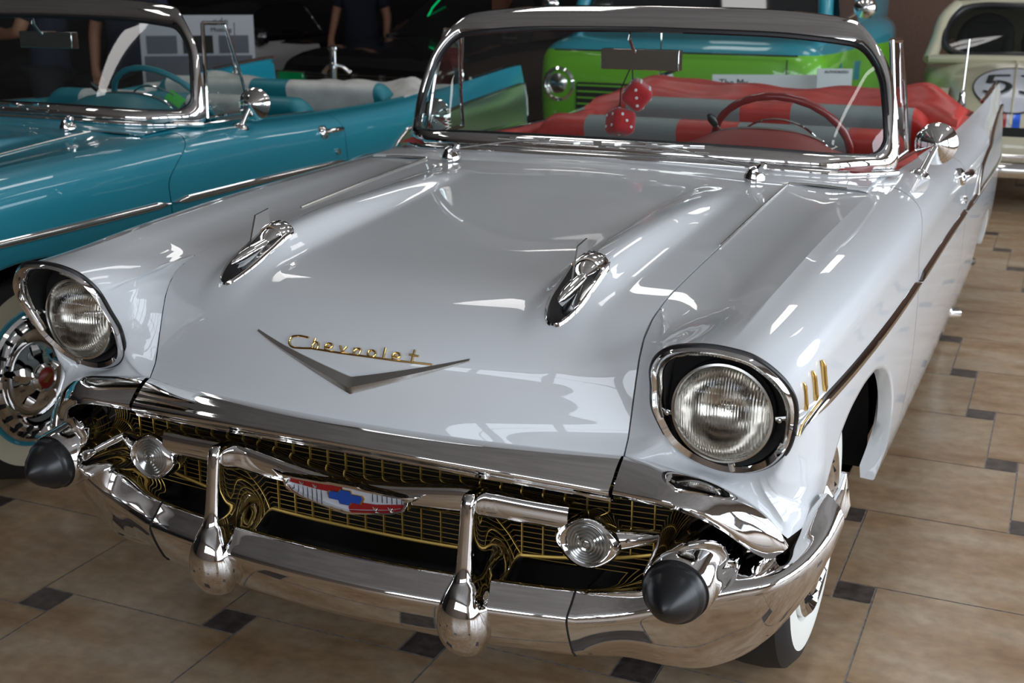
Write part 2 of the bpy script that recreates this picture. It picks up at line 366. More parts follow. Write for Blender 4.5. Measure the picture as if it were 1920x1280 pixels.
def side_patch(y0, y1, step=.02, sh0=None, sh1=None, lip=.03, seamw=.75):
    """body side from the crest down to the arch / rocker edge; sh0, sh1 bend the end columns"""
    g = G(); ys = list(np.arange(y0, y1-step*.4, step))+[y1]
    for a in (1.15, 1.165, 1.18, 1.19, 3.26, 3.27, 3.28, 3.30, 4.09, 4.105, 4.12):
        if y0+.004 < a < y1-.004: ys.append(a)
    ys = sorted(set(round(v, 5) for v in ys)); rows = []
    for y in ys:
        r = []; base = side_rows(y); shf = [-.12, -.06, 0, .05, .10, .15, .20, .26]
        k0 = max(0, 1-(y-y0)/seamw) if sh0 else 0; k1 = max(0, 1-(y1-y)/seamw) if sh1 else 0
        tabs = [side_rows(y+q, zlow=low_(y)) for q in shf] if k0+k1 > 0 else None
        for j, (x, z) in enumerate(base):
            yy, xx = y, x
            if tabs:
                d_ = (sh0(z)*k0 if sh0 else 0)+(sh1(z)*k1 if sh1 else 0); yy = y+d_
                xx = float(np.interp(d_, shf, [t_[j, 0] for t_ in tabs])); z = float(np.interp(d_, shf, [t_[j, 1] for t_ in tabs]))
            r.append((xx, yy, z))
        x, yy, z = r[-1]
        r += [(x-.004, yy, z-.004), (x-lip, yy, z-.002), (x-lip-.004, yy, z+.03)]
        rows.append(r)
    g.grid(rows); return g
def gapshift(z): return .24*max(0, (z-.85)/.15)**1.8 if z > .85 else -.10*max(0, (.72-z)/.4)**2   # front door cut line
BEZ = [(.613, .81), (.617, .853), (.621, .892), (.632, .916), (.652, .935), (.683, .947), (.727, .953), (.764, .951), (.80, .943), (.835, .918), (.857, .889), (.866, .857), (.861, .80), (.845, .75), (.816, .713), (.776, .691), (.737, .685), (.70, .692), (.662, .711), (.636, .738), (.621, .775)]
def bez_y(z): return .04+(.951-z)*.489
def bez_ring(grow=0, dy=0, n=96):
    c = np.array([.74, .82]); P = cr([(c[0]+(x-c[0])*(1+grow), c[1]+(z-c[1])*(1+grow)) for x, z in BEZ], 8, True)
    return [(x, bez_y(z)+dy, z) for x, z in resample(P, n, True)]

def ft_curve(y):
    zg, zc, xc = gz_(y)-.001, zc_(y), xc_(y); v = max(0, 1-(y-.32)/.5)*.010
    return cr([(GX+.003, zg), (.60, (zg*.75+zc*.25)-.003-v*.3), (.66, (zg+zc)/2-.003-v*.2), (.71, zg*.25+zc*.75), (xc, zc)], 5)
def fender_front():
    """from the section at y=.32 forward round the headlamp pod to bezel, hood gap and chrome bar"""
    c = np.array([.74, .82]); Ys = .32
    K = []   # (x,y,z, tangent)
    s1 = side_rows(Ys+.03, 60, .60)[::-1]
    for (x, z), (x1, z1) in zip(side_rows(Ys, 60, .60)[::-1], s1): K.append((x, Ys, z, ((x-x1)/.03, -1, (z-z1)/.03)))
    f0, f1 = ft_curve(Ys)[::-1], ft_curve(Ys+.03)[::-1]
    for (x, z), (x1, z1) in list(zip(f0, f1))[2:-1:2]: K.append((x, Ys, z, ((x-x1)/.03, -1, (z-z1)/.03)))
    K.append((GX+.003, .32, gz_(.32)-.001, (.35, -.9, -.05)))
    for y, z in reversed(HG[:8]): K.append((GX+.003, y, z-.0015, (1, -.15, .15)))
    for p in [(.60, .132, .692), (.65, .126, .686), (.70, .122, .680), (.74, .126, .668), (.79, .142, .642), (.835, .153, .603)]: K.append((*p, (0, .55, .75)))
    K.append((.857, .162, .577, (0, .1, 1))); K.append((.875, .23, .578, (0, -.6, .8)))
    P = np.array([k[:3] for k in K]); T = np.array([k[3] for k in K]); PT = np.hstack([P, T])
    D = []
    n = len(PT)
    for i in range(n):
        for j in range(3): t = j/3; D.append(PT[i]*(1-t)+PT[(i+1) % n]*t)
    D = np.array(D); angO = np.arctan2(D[:, 2]-c[1], D[:, 0]-c[0]); 
    Bz = np.array(bez_ring(.02, .004, 400)); angB = np.arctan2(Bz[:, 2]-c[1], Bz[:, 0]-c[0])
    oO = np.argsort(angO); oB = np.argsort(angB); N = 320; rows = []
    # station angles: equal steps along the outer ring and the bezel mixed
    A = np.unwrap(np.sort(angO)); 
    for k in range(N):
        th = -PI+2*PI*k/N
        o = np.array([np.interp(th, angO[oO], D[oO, q], period=2*PI) for q in range(6)]); b = np.array([np.interp(th, angB[oB], Bz[oB, q], period=2*PI) for q in range(3)])
        p0, t0 = o[:3], o[3:]/max(np.linalg.norm(o[3:]), 1e-6); d = np.linalg.norm(b-p0)
        s = math.sin(th); bot = max(0, min(1, (-s-.25)/.5))
        t1 = np.array([0, -1, 0])*(1-bot)+np.array([0, .75, .65])*bot
        # away from the bottom the skin reaches the bezel running forward
        m = d*1.0; row = []
        for q in range(19):
            t = q/18; h1 = 2*t**3-3*t**2+1; h2 = t**3-2*t**2+t; h3 = -2*t**3+3*t**2; h4 = t**3-t**2
            row.append(h1*p0+h2*t0*m+h3*b+h4*t1*m)
        rows.append(row)
    g = G(); g.grid(rows, cu=True)
    g.grid([[np.array(r[1])+[-.0006*(1 if r[1][0] > .76 else 0), 0, -.0008], np.array(r[0])+[-.0008*(1 if r[0][0] > .76 else 0), .006, -.0012]] for r in rows[:1]]) if False else None
    up = [[np.array(r[1])+[-.0006*(1 if r[1][0] > .76 else 0), 0, -.0008], np.array(r[0])+[-.0008*(1 if r[0][0] > .76 else 0), .008, -.0014]] for r in rows]
    for a_, b_, r_, q_ in zip(up, up[1:], rows, rows[1:]):
        if r_[0][1] > .318 and q_[0][1] > .318: g.grid([a_, b_])
    return g
def fender_top(y0=.318, y1=1.47):
    g = G(); rows = []
    for y in np.linspace(y0, y1, 50):
        zg = gz_(y)-.001; C = ft_curve(y)
        rows.append([(GX+.003, y, zg-.03)]+[(x, y, z) for x, z in C])
    g.grid(rows); return g
# windscreen surface W(u,v)
WB = [(0, 0, 1.555, 1.052), (.5, .40, 1.56, 1.05), (.75, .62, 1.59, 1.042), (.87, .71, 1.665, 1.036), (.95, .76, 1.74, 1.030), (1, .785, 1.80, 1.026)]
WT = [(0, 0, 1.93, 1.458), (.5, .36, 1.92, 1.452), (.75, .545, 1.90, 1.438), (.87, .63, 1.885, 1.424), (.95, .668, 1.875, 1.41), (1, .692, 1.87, 1.40)]
def _tab(T): return [pch([t[0] for t in T], [t[k] for t in T]) for k in (1, 2, 3)]
WBf, WTf = _tab(WB), _tab(WT)
def WS(u, v, off=0.0):
    a = abs(u); s = 1 if u >= 0 else -1
    b = np.array([f(min(a, 1)) for f in WBf]); t = np.array([f(min(a, 1)) for f in WTf]); p = b*(1-v)+t*v
    p[1] -= .03*math.sin(PI*max(0, min(1, v)))*(1-.5*a); p[0] += (.02*math.sin(PI*max(0, min(1, v))))*a**4
    n = np.array([.9*a**5, -1, .45]); n /= np.linalg.norm(n); p = p+n*off; p[0] *= s; return p
def ws_loop(it, ib, isd, rt, rb, n=14):
    """rounded loop in (u,v), insets in metres at top, bottom and sides"""
    w, h = .86, .43; L = []
    x1, z0, z1 = w-isd, ib, h-it
    def arc(cx, cz, r, a0, a1): return [(cx+r*math.cos(a0+(a1-a0)*k/n), cz+r*math.sin(a0+(a1-a0)*k/n)) for k in range(n+1)]
    def line(a, b, k): return [(a[0]+(b[0]-a[0])*i/k, a[1]+(b[1]-a[1])*i/k) for i in range(1, k)]
    A = arc(x1-rt, z1-rt, rt, 0, PI/2); B = arc(-x1+rt, z1-rt, rt, PI/2, PI); C_ = arc(-x1+rb, z0+rb, rb, PI, 1.5*PI); D = arc(x1-rb, z0+rb, rb, 1.5*PI, 2*PI)
    L = A+line(A[-1], B[0], 30)+B+line(B[-1], C_[0], 12)+C_+line(C_[-1], D[0], 30)+D+line(D[-1], A[0], 12)
    return [(x/w, z/h) for x, z in L]

def wheel(parent, side, x, y, rim_style):
    """tyre with whitewall, and a full wheel cover; outer face towards +x*side"""
    c = (side*x, y, .335); ax = (side, 0, 0)
    g = G(); g.lathe([(.205, -.17), (.30, -.175), (.328, -.155), (.335, -.10), (.335, -.055), (.327, -.012), (.305, .006), (.283, .0115)], c, ax, 64)
    t = g.build('tyre', TYRE, parent)
    g = G(); g.lathe([(.283, .0115), (.262, .014), (.235, .010), (.218, .007), (.205, -.01)], c, ax, 64); g.build('whitewall', CREAMW if rim_style == 'teal' else WALLW, t)
    if rim_style == 'teal':
        g = G(); g.lathe([(.224, .006), (.216, .010), (.206, .006), (.203, .0)], c, ax, 64); g.build('painted_ring', TEAL, t)
    g = G(); g.lathe([(.206, .0), (.206, .014), (.196, .022), (.188, .012), (.176, .002), (.165, .006), (.155, .018), (.135, .012), (.118, .004), (.100, .008), (.078, .022), (.055, .034), (.045, .036)], c, ax, 72)
    for k in range(20):
        a = 2*PI*k/20; g.tube([(c[0]+side*.004, y+.176*math.cos(a), .335+.176*math.sin(a)), (c[0]+side*.019, y+.158*math.cos(a), .335+.158*math.sin(a))], .005, 6, mi=1)
    wc = g.build('wheel_cover', [CHROME, MATTE], parent)
    g = G()
    for k in range(5):
        a = 2*PI*k/5+.3; d = Vector((0, math.cos(a), math.sin(a))); e = Vector((0, -math.sin(a), math.cos(a))); C0 = Vector(c)+Vector((side*.030, 0, 0))
        g.grid([[C0+d*.03+e*.018, C0+d*.03+Vector((side*.016, 0, 0)), C0+d*.03-e*.018], [C0+d*.08+e*.022-Vector((side*.006, 0, 0)), C0+d*.08+Vector((side*.010, 0, 0)), C0+d*.08-e*.022-Vector((side*.006, 0, 0))], [C0+d*.105+e*.012-Vector((side*.02, 0, 0)), C0+d*.105-Vector((side*.006, 0, 0)), C0+d*.105-e*.012-Vector((side*.02, 0, 0))]])
    g.lathe([(.046, .030), (.046, .046), (.040, .052), (.034, .050)], c, ax, 32); g.build('spinner', CHROME, wc)
    g = G(); g.lathe([(.034, .050), (.02, .054), (.001, .055)], c, ax, 32); g.build('hub_emblem', RED_E, wc)
    g = G(); g.prism([(c[0]+side*.0545, y-.024, .329), (c[0]+side*.0545, y+.012, .352), (c[0]+side*.0545, y+.024, .345), (c[0]+side*.0545, y-.008, .322)], (side*.002, 0, 0)); g.build('hub_badge', GOLD, wc, smooth=False)

def bumper_parts(root):
    # centre blade, stations along x; profile offsets from the ridge (dy, dz)
    def ridge(x): return -.042+.275*x*x, .411-.028*x*x
    PROF = [(.20, .004), (.15, .006), (.10, .012), (.060, .029), (.045, .035), (.022, .017), (.004, .003), (-.002, -.006), (.000, -.018), (.010, -.045), (.021, -.068), (.031, -.086), (.036, -.094), (.040, -.097), (.046, -.105), (.056, -.109), (.075, -.105), (.10, -.09)]
    def prof(x):
        ry, rz = ridge(x); return [(x, ry+dy, rz+dz) for dy, dz in PROF]
    P18 = lambda pts: [tuple(p) for p in resample(cr(pts, 6), 60)]
    g = G(); g.grid([P18(prof(x)) for x in np.linspace(-.486, .486, 61)]); blade = g.build('bumper_centre', CHROME, root, sharp=60)
    # outer wing: key profiles at stations (same count)
    K = [prof(.490)]
    def key(s0, ridge_, bottom, top, back, lean=0):
        r = np.array(ridge_); b = np.array(bottom); t = np.array(top); k = np.array(back)
        fwd = np.array(lean if lean else (0, -1, 0), float)
        def L(a, c, u): return a*(1-u)+c*u
        return [k, L(k, t, .4), L(k, t, .75), L(k, t, .93)+[0, 0, .001], t, L(t, r, .45)+fwd*.006, L(t, r, .9)+fwd*.003, L(r, b, .06)+fwd*.004, L(r, b, .16)+fwd*.007, L(r, b, .42)+fwd*.010, L(r, b, .65)+fwd*.008, L(r, b, .84)+fwd*.003, L(r, b, .91), L(r, b, .94), b+np.array([0, .006, -.004]), b+np.array([0, .016, -.007]), b-fwd*.035, b-fwd*.06+np.array([0, 0, .015])]
    K.append(key(0, (.58, .047, .412), (.575, .12, .290), (.575, .088, .450), (.57, .21, .465)))
    K.append(key(0, (.655, .055, .440), (.65, .135, .283), (.65, .10, .478), (.65, .22, .49)))
    K.append(key(0, (.73, .072, .468), (.715, .150, .285), (.72, .118, .512), (.72, .24, .52)))
    K.append(key(0, (.79, .096, .487), (.775, .165, .312), (.78, .150, .530), (.77, .26, .53), (.3, -.95, 0)))
    K.append(key(0, (.848, .120, .508), (.83, .175, .362), (.830, .190, .550), (.80, .28, .54), (.6, -.8, 0)))
    K.append(key(0, (.893, .165, .535), (.872, .205, .418), (.865, .225, .578), (.83, .28, .56), (.85, -.5, 0)))
    K.append(key(0, (.922, .225, .570), (.907, .250, .478), (.888, .262, .612), (.86, .29, .59), (1, -.2, 0)))
    K.append(key(0, (.932, .275, .598), (.922, .290, .535), (.902, .285, .628), (.885, .30, .615), (1, 0, 0)))
    K = np.array([np.array(k, float) for k in K]); S_ = np.array([cr(K[:, j], 7) for j in range(K.shape[1])]).transpose(1, 0, 2)
    g = G(); g.grid([P18(s) for s in S_])
    both(g, 'bumper_wing', CHROME, root, sharp=60)
    # spear tip on the wing end
    g = G(); g.tube([(.922, .292, .585), (.927, .292, .610), (.929, .294, .640), (.928, .296, .668)], [.012, .013, .009, .005], 12, flat=1.5)
    both(g, 'wing_tip', CHROME, root)
    # seams, bolts
    g = G(); g.tube([(p[0], p[1]-.0004, p[2]) for p in P18(prof(.488))[14:-6]], .0022, 6); both(g, 'bumper_seam', MATTE, root)
    g = G(); g.lathe([(.012, 0), (.012, .003), (.008, .007), (.001, .009)], (.702, .110, .372), (.1, -1, -.45), 20); both(g, 'bumper_bolt', CHROME, root)
    g = G(); g.lathe([(.012, 0), (.012, .003), (.008, .007), (.001, .009)], (.858, .178, .455), (.75, -.6, -.2), 20); both(g, 'bumper_bolt', CHROME, root)
    # guards: horizontal teardrop slices (z, centre y front, half width front, y rear, half width rear)
    SL = [(.621, .010, .003, .030, .003), (.619, -.004, .010, .050, .008), (.610, -.012, .014, .075, .011), (.590, -.017, .0155, .095, .013), (.560, -.022, .0155, .115, .018), (.530, -.027, .016, .135, .028), (.500, -.032, .0165, .15, .042),
          (.475, -.037, .018, .15, .052), (.458, -.043, .022, .14, .058), (.440, -.055, .031, .12, .060), (.420, -.066, .041, .10, .060), (.400, -.073, .048, .09, .058), (.375, -.076, .052, .09, .054), (.350, -.073, .051, .09, .050), (.325, -.062, .045, .085, .042), (.305, -.045, .033, .07, .030), (.294, -.024, .018, .05, .016), (.291, -.004, .003, .03, .003)]
    rows = []
    for z, yf, wf, yr, wr in SL:
        yf += .012; q = [(-wr, yr), (-wr*.9-wf*.1, yr*.75+yf*.25), (-(wf*.75+wr*.25)*.97, yr*.4+yf*.6), (-wf, yf+wf*.9), (-wf*.72, yf+wf*.25), (0, yf), (wf*.72, yf+wf*.25), (wf, yf+wf*.9), ((wf*.75+wr*.25)*.97, yr*.4+yf*.6), (wr*.9+wf*.1, yr*.75+yf*.25), (wr, yr)]
        rows.append([(.291+x, y, z) for x, y in cr(q, 5)])
    A = np.array(rows); A = np.array([cr(A[:, j], 4) for j in range(A.shape[1])]).transpose(1, 0, 2)
    g = G(); g.grid(A, cv=True); both(g, 'bumper_guard', CHROME, root, sharp=75)
    g = G(); g.tube([(.291-.046, -.040, .452), (.291-.030, -.054, .428), (.291, -.068, .405), (.291+.030, -.054, .428), (.291+.046, -.040, .452)], .0025, 6)
    # bullet pods with rubber cones
    c = (.706, -.012, .527); ax = (.02, -1, -.06)
    g = G(); g.lathe([(.082, -.20), (.080, -.15), (.073, -.11), (.069, -.06), (.066, -.02), (.063, .002), (.060, .006), (.056, .004), (.053, -.004)], c, ax, 48); both(g, 'bumper_bullet', CHROME, root)
    g = G(); g.lathe([(.055, -.01), (.0565, .010), (.0565, .020), (.0545, .026), (.0495, .029), (.048, .032), (.044, .042), (.036, .055), (.025, .067), (.013, .077), (.005, .082), (.001, .083)], c, ax, 48); a, b = both(g, 'rubber_cone', RUBBER, root, sharp=50)

def grille_parts(root):
    # gold mesh
    def gy(x): return .118+.10*x*x
    g = G(); X = .70
    for k in range(-16, 17):
        x = k*.0436
        zt = .665 if abs(x) < .56 else .655-.6*(abs(x)-.56)**1.2*.5; zb = .447+.05*(abs(x)/.6)**3
        g.box((x, gy(x), (zt+zb)/2), (.0024, .006, zt-zb))
    for k in range(20):
        z = .452+k*.0108; xm = X if z < .60 and z > .50 else (.64 if z <= .5 else .66)
        pts = [(x, gy(x)+.001, z) for x in np.linspace(-xm, xm, 33)]
        g.tube(pts, .0009, 4, caps=False)
    g.tube([(x, gy(x)-.004, .447+.05*(abs(x)/.6)**3) for x in np.linspace(-.66, .66, 40)], .004, 6, caps=False)
    g.build('grille_mesh', GRILLE_GOLD, root, smooth=False, weld=False)
    g = G(); g.grid([[(x, .27, z) for z in (.33, .69)] for x in np.linspace(-.78, .78, 9)]); g.grid([[(x, y, .335) for y in (.24, .7)] for x in (-.60, .60)]); g.build('radiator_shroud', UNDER, root, smooth=False)
    g = G()
    for s in (-1, 1):
        g.add([(s*.80, .10, .28), (s*.80, .26, .28), (s*.80, .26, .70), (s*.80, .16, .60)], [(0, 1, 2, 3)])
    # floating bar
    def by(x): return .050+.06*x*x
    PR = [(.085, -.004), (.07, .014), (.055, .027), (.030, .033), (.014, .033), (.004, .028), (.0, .018), (-.001, .0), (.002, -.018), (.008, -.026), (.02, -.030), (.05, -.027), (.07, -.015), (.085, -.004)]
    def k_(x): a = abs(x); return (.80 if a < .12 else .80+.2*min(1, (a-.12)/.12))-.12*min(1, max(0, (a-.25)/.15))
    rows = []
    for x in np.linspace(-.47, .47, 61):
        rows.append(resample(cr([(x, by(x)+dy, .553+.027*min(1, abs(x)/.26)-.010*max(0, abs(x)-.26)+dz*k_(x)) for dy, dz in PR], 4), 30))
    g = G(); g.grid(rows)
    g.build('floating_grille_bar', CHROME, root, sharp=60)
    # parking lamps on the ends of the bar, with a tapering tail
    c = (.508, .066, .541); ax = (.03, -1, .05)
    g = G(); g.lathe([(.030, -.10), (.045, -.07), (.052, -.03), (.052, -.006), (.049, .004), (.044, .008), (.039, .004), (.036, -.006), (.030, -.012), (.001, -.015)], c, ax, 40)
    g.v = [(c[0]+(x-c[0])*(1+.22*(abs(x-c[0])/.05)**4) if abs(x-c[0]) < .06 else x, y, z-(.06*(x-c[0])*0)) for x, y, z in g.v]
    g.tube([(.545, .09, .545), (.58, .10, .550), (.61, .115, .553), (.635, .13, .555)], [.024, .020, .016, .006], 14)
    A, B = both(g, 'parking_lamp', CHROME, root)
    g = G(); g.lathe([(.040, .001), (.037, .004), (.034, .0025), (.031, .0055), (.028, .004), (.025, .007), (.022, .0055), (.019, .0085), (.016, .007), (.012, .0095), (.008, .008), (.004, .010), (.001, .0095)], c, ax, 40); g.build('clear_lens', PLENS, A); g.flipx().build('clear_lens', PLENS, B)
    # centre emblem: chrome frame, red, white and blue enamel
    def E(x, z, d=0.0): return (x*1.15, .044+.09*x*x-d+(.585-z)*.1, z-.029)
    outl = [(-.128, .607), (-.040, .609), (-.034, .613), (.034, .613), (.040, .609), (.128, .607), (.152, .612), (.140, .600), (.128, .596), (.124, .575), (.10, .562), (.04, .549), (0, .541), (-.04, .549), (-.10, .562), (-.124, .575), (-.128, .596), (-.140, .600), (-.152, .612)]
    inn = [(-.113, .598), (0, .600), (.113, .598), (.118, .590), (.112, .577), (.09, .568), (.04, .557), (0, .550), (-.04, .557), (-.09, .568), (-.112, .577), (-.118, .590)]
    O = resample(np.array(outl), 96, True); cen = np.array([0, .578]); I = []
    D = resample(np.array(inn), 600, True); aD = np.arctan2((D[:, 1]-cen[1])*3, D[:, 0])
    for p in O:
        a = math.atan2((p[1]-cen[1])*3, p[0]); k = int(np.argmin(np.abs(np.angle(np.exp(1j*(aD-a)))))); I.append(D[k])
    I = np.array(I)
    g = G(); g.grid([[E(*o, -.014), E(*o, .004), E(*(o*.75+i*.25), .010), E(*(o*.3+i*.7), .010), E(*i, .003), E(*i, -.004)] for o, i in zip(O, I)], cu=True)
    em = g.build('emblem_frame', CHROME, root, sharp=50)
    def plate(name, poly, m, d):
        g = G(); n = 24; xs = [p[0] for p in poly]; g.prism([E(x, z, d) for x, z in poly], (0, .004, 0)); return g.build(name, m, em, smooth=False)
    mid = .576
    g = G(); g.fan([E(*p, .0005) for p in inn]); g.build('enamel_field', WHITE_E, em, smooth=False)
    plate('red_enamel_panel', [(-.112, .5965), (-.005, .599), (-.005, .583), (-.06, .584), (-.115, .5885)], RED_E, .002)
    plate('red_enamel_panel', [(.112, .578), (.09, .569), (.04, .5585), (.005, .552), (.005, .571), (.06, .574), (.1165, .586)], RED_E, .002)
    bt = [(-.046, .583), (-.040, .589), (-.017, .589), (-.013, .596), (.013, .596), (.017, .589), (.043, .589), (.047, .583), (.041, .570), (.017, .570), (.013, .562), (-.013, .562), (-.017, .570), (-.041, .570)]
    sk = lambda P, s=1: [((x*s*.74)+(z-.578)*.1, .5775+(z-.5785)*s*.92) for x, z in P]
    plate('gold_border', sk(bt, 1.1), GOLD, .0035); plate('blue_bow_badge', sk(bt), BLUE_E, .005)
    for s in (-1, 1):
        g = G()
        for k in range(7):
            x = s*(.055+.0095*k) if s > 0 else -(.050+.0095*k); z0, z1 = ((.5995, .580+.0008*k) if s > 0 else (.583, .560+.0011*k)); z0 = .597 if s > 0 else .583
            g.box(E(x, (z0+z1)/2, .0012), (.0007, .002, abs(z0-z1)))
        g.build('enamel_divider', MATTE, em, smooth=False)
    g = G()
    for x, z in ((-.088, .592), (-.060, .5915), (.060, .566), (.090, .572)):
        for dx, a in ((0, 0), (-.0035, .6), (.0035, -.6)):
            g.tube([E(x+dx*.3, z-.004, .0045), E(x+dx, z+.001, .0045), E(x+dx*1.3, z+.003, .0045)], .0008, 5)
        g.tube([E(x-.004, z-.0015, .0045), E(x+.004, z-.0015, .0045)], .0006, 5)
    g.build('fleur_emblem', STEEL, em)

def front_chrome(root):
    # wide chrome bar across hood front (centre) and its turned-down ends
    P = []
    for x in np.linspace(-.549, .549, 61):
        yt, zt = hood_pt(0, x)[1], hood_pt(0, x)[2]; yb, zb = .020+.17*x*x, .671-.08*x*x
        q = [(yt+.012, zt-.004), (yt, zt+.001), (yt*.6+yb*.4-.006, zt*.6+zb*.4+.008), (yt*.25+yb*.75-.008, zt*.25+zb*.75+.006), (yb-.006, zb+.008), (yb-.008, zb+.001), (yb-.003, zb-.006), (yb+.004, zb-.012), (yb+.006, zb-.020), (yb+.03, zb-.014), (yb+.06, zb)]
        P.append(resample(cr([(x, y, z) for y, z in q], 5), 36))
    g = G(); g.grid(P); g.build('hood_bar', CHROME, root, sharp=60)
    top = [(.555, .131, .699), (.60, .128, .696), (.66, .120, .690), (.72, .114, .683), (.765, .126, .663), (.80, .140, .640), (.835, .152, .606), (.852, .163, .577), (.858, .172, .562)]
    bot = [(.555, .070, .648), (.60, .064, .650), (.66, .056, .652), (.71, .060, .642), (.755, .078, .618), (.785, .098, .590), (.808, .120, .565), (.828, .140, .550), (.840, .155, .545)]
    T = resample(cr(top, 8), 50); B = resample(cr(bot, 8), 50); rows = []
    for i in range(50):
        t, b = T[i], B[i]; out = np.array([.15+.6*min(1, max(0, (i-24)/22)), -.8, .45]); out /= np.linalg.norm(out)
        dn = np.array([0, .35, -1.0]); dn /= np.linalg.norm(dn)
        q = [t+np.array([-.002, .012, -.006]), t+out*.002, t*.7+b*.3+out*.012, t*.3+b*.7+out*.012, b+out*.007, b+out*.002+dn*.004, b+dn*.010, b+dn*.014+np.array([0, .03, 0]), b+np.array([-.01, .08, .0])]
        rows.append(resample(cr(q, 5), 34))
    g = G(); g.grid(rows); both(g, 'bar_end', CHROME, root, sharp=60)
    # V emblem and script
    def H(x, z, d=.004): return (x, hood_y(x, z)-d, z+d*.15)
    rows = []
    for s in (-1, 1):
        rr = []
        for t in np.linspace(0, 1, 26):
            x = s*.243*t; up = .791+(.850-.791)*t**1.05; lo = .757+(.845-.757)*t**1.02; r_ = (up*.42+lo*.58)
            rr.append([H(x, up, 0), H(x, up, .005*(1-t*.6)), H(x, r_, .013*(1-t*.65)), H(x, lo, .004*(1-t*.6)), H(x, lo, 0)])
        rows.append(rr)
    g = G(); g.grid(rows[0]); g.grid(rows[1]); g.build('v_emblem', STEEL, root, sharp=25)
    ST = [[(-.11, .852), (-.136, .852), (-.152, .847), (-.155, .838), (-.147, .831), (-.124, .831), (-.097, .834)],
          [(-.097, .834), (-.065, .834), (-.027, .834), (.031, .8345), (.087, .834), (.171, .834)],
          [(-.094, .853), (-.096, .835)], [(-.096, .840), (-.090, .8465), (-.0835, .844), (-.084, .834)],
          [(-.065, .841), (-.051, .842), (-.051, .8465), (-.058, .848), (-.065, .844), (-.064, .836), (-.055, .834)],
          [(-.032, .847), (-.025, .835), (-.017, .847)], [(.002, .847), (.002, .835)], [(.002, .841), (.008, .846), (.015, .8455), (.014, .838)],
          [(.042, .847), (.049, .844), (.049, .838), (.041, .835), (.034, .838), (.034, .844), (.042, .847)], [(.068, .854), (.068, .835)],
          [(.089, .841), (.102, .841), (.101, .846), (.094, .8475), (.088, .844), (.089, .836), (.098, .834)], [(.13, .856), (.129, .835)], [(.121, .847), (.141, .846)]]
    g = G()
    for s in ST:
        sm = cr(s, 5) if len(s) > 3 else np.array(s)
        g.tube([H(x, z, .0045) for x, z in sm], .0021, 8)
    g.build('gold_name_script', GOLD, root)
    # rocket ornaments
    hz = lambda x, y: hood_z(x, y)
    g = G(); x0 = .381
    rows = []
    ys_ = np.linspace(.185, .40, 10); zt = [pch(ys_, [hz(x0+dx*.034, y) for y in ys_]) for dx in (-1, 0, 1)]
    for k in range(61):          # teardrop dish lying on the hood
        t = (k/60)**1.6; y = .193+t*.20; u_ = min(1, t/.42+.004); w = .034*math.sqrt(1-(1-u_)**2)*(1+.06*t); f_ = w/.034; base = zt[1](y); zz = [base+(zt[0](y)-base)*f_, base, base+(zt[2](y)-base)*f_]
        d = .010*math.sin(min(1, t*2)*PI/2)
        rows.append([(x0-w-.004, y, zz[0]-.004), (x0-w-.002, y, zz[0]+.005), (x0-w, y, zz[0]+.008), (x0-w*.86, y, zz[0]*.5+base*.5+.004), (x0-w*.5, y, base-d*.3+.003), (x0, y, base-d*.3+.002), (x0+w*.5, y, base-d*.3+.003), (x0+w*.86, y, zz[2]*.5+base*.5+.004), (x0+w, y, zz[2]+.008), (x0+w+.002, y, zz[2]+.005), (x0+w+.004, y, zz[2]-.004)])
    g.grid([r[:4] for r in rows]); g.grid([r[7:] for r in rows])
    g.grid([[(x, y, z) for x, y, z in r[3:8]] for r in rows], mi=1)
    DA, DB = both(g, 'rocket_ornament', [CHROME, BLACK], root, sharp=50)
    gs = G(); zc = hz(x0, .40)+.001; cc = (x0, .375, .975); ax = (0, -1, -.10)
    gs.lathe([(.034, -.045), (.038, -.035), (.039, 0), (.037, .006), (.033, .006), (.031, .0)], cc, ax, 40)
    gs.lathe([(.033, .0), (.030, .010), (.024, .022), (.014, .032), (.010, .034)], cc, ax, 14)
    for k in range(14):
        a = 2*PI*k/14; gs.tube([(x0+.0385*math.cos(a), .410, .978+.0385*math.sin(a)), (x0+.0395*math.cos(a), .374, .974+.0395*math.sin(a))], .0018, 5)
    a = gs.build('rocket_collar', CHROME, DA, sharp=30); gs.flipx().build('rocket_collar', CHROME, DB, sharp=30)
    gs = G(); gs.tube([(x0, .222, .952), (x0, .235, .955), (x0, .26, .960), (x0, .30, .966), (x0, .35, .974)], [.001, .007, .012, .014, .013], 16); gs.build('rocket_spear', CHROME, DA); gs.flipx().build('rocket_spear', CHROME, DB)
    gs = G(); gs.prism([(x0-.002, .286, .970), (x0-.002, .316, 1.043), (x0-.002, .366, 1.050), (x0-.002, .368, 1.008), (x0-.002, .345, .980)], (.004, 0, 0)); gs.build('rocket_fin', CHROME, DA, smooth=False); gs.flipx().build('rocket_fin', CHROME, DB, smooth=False)

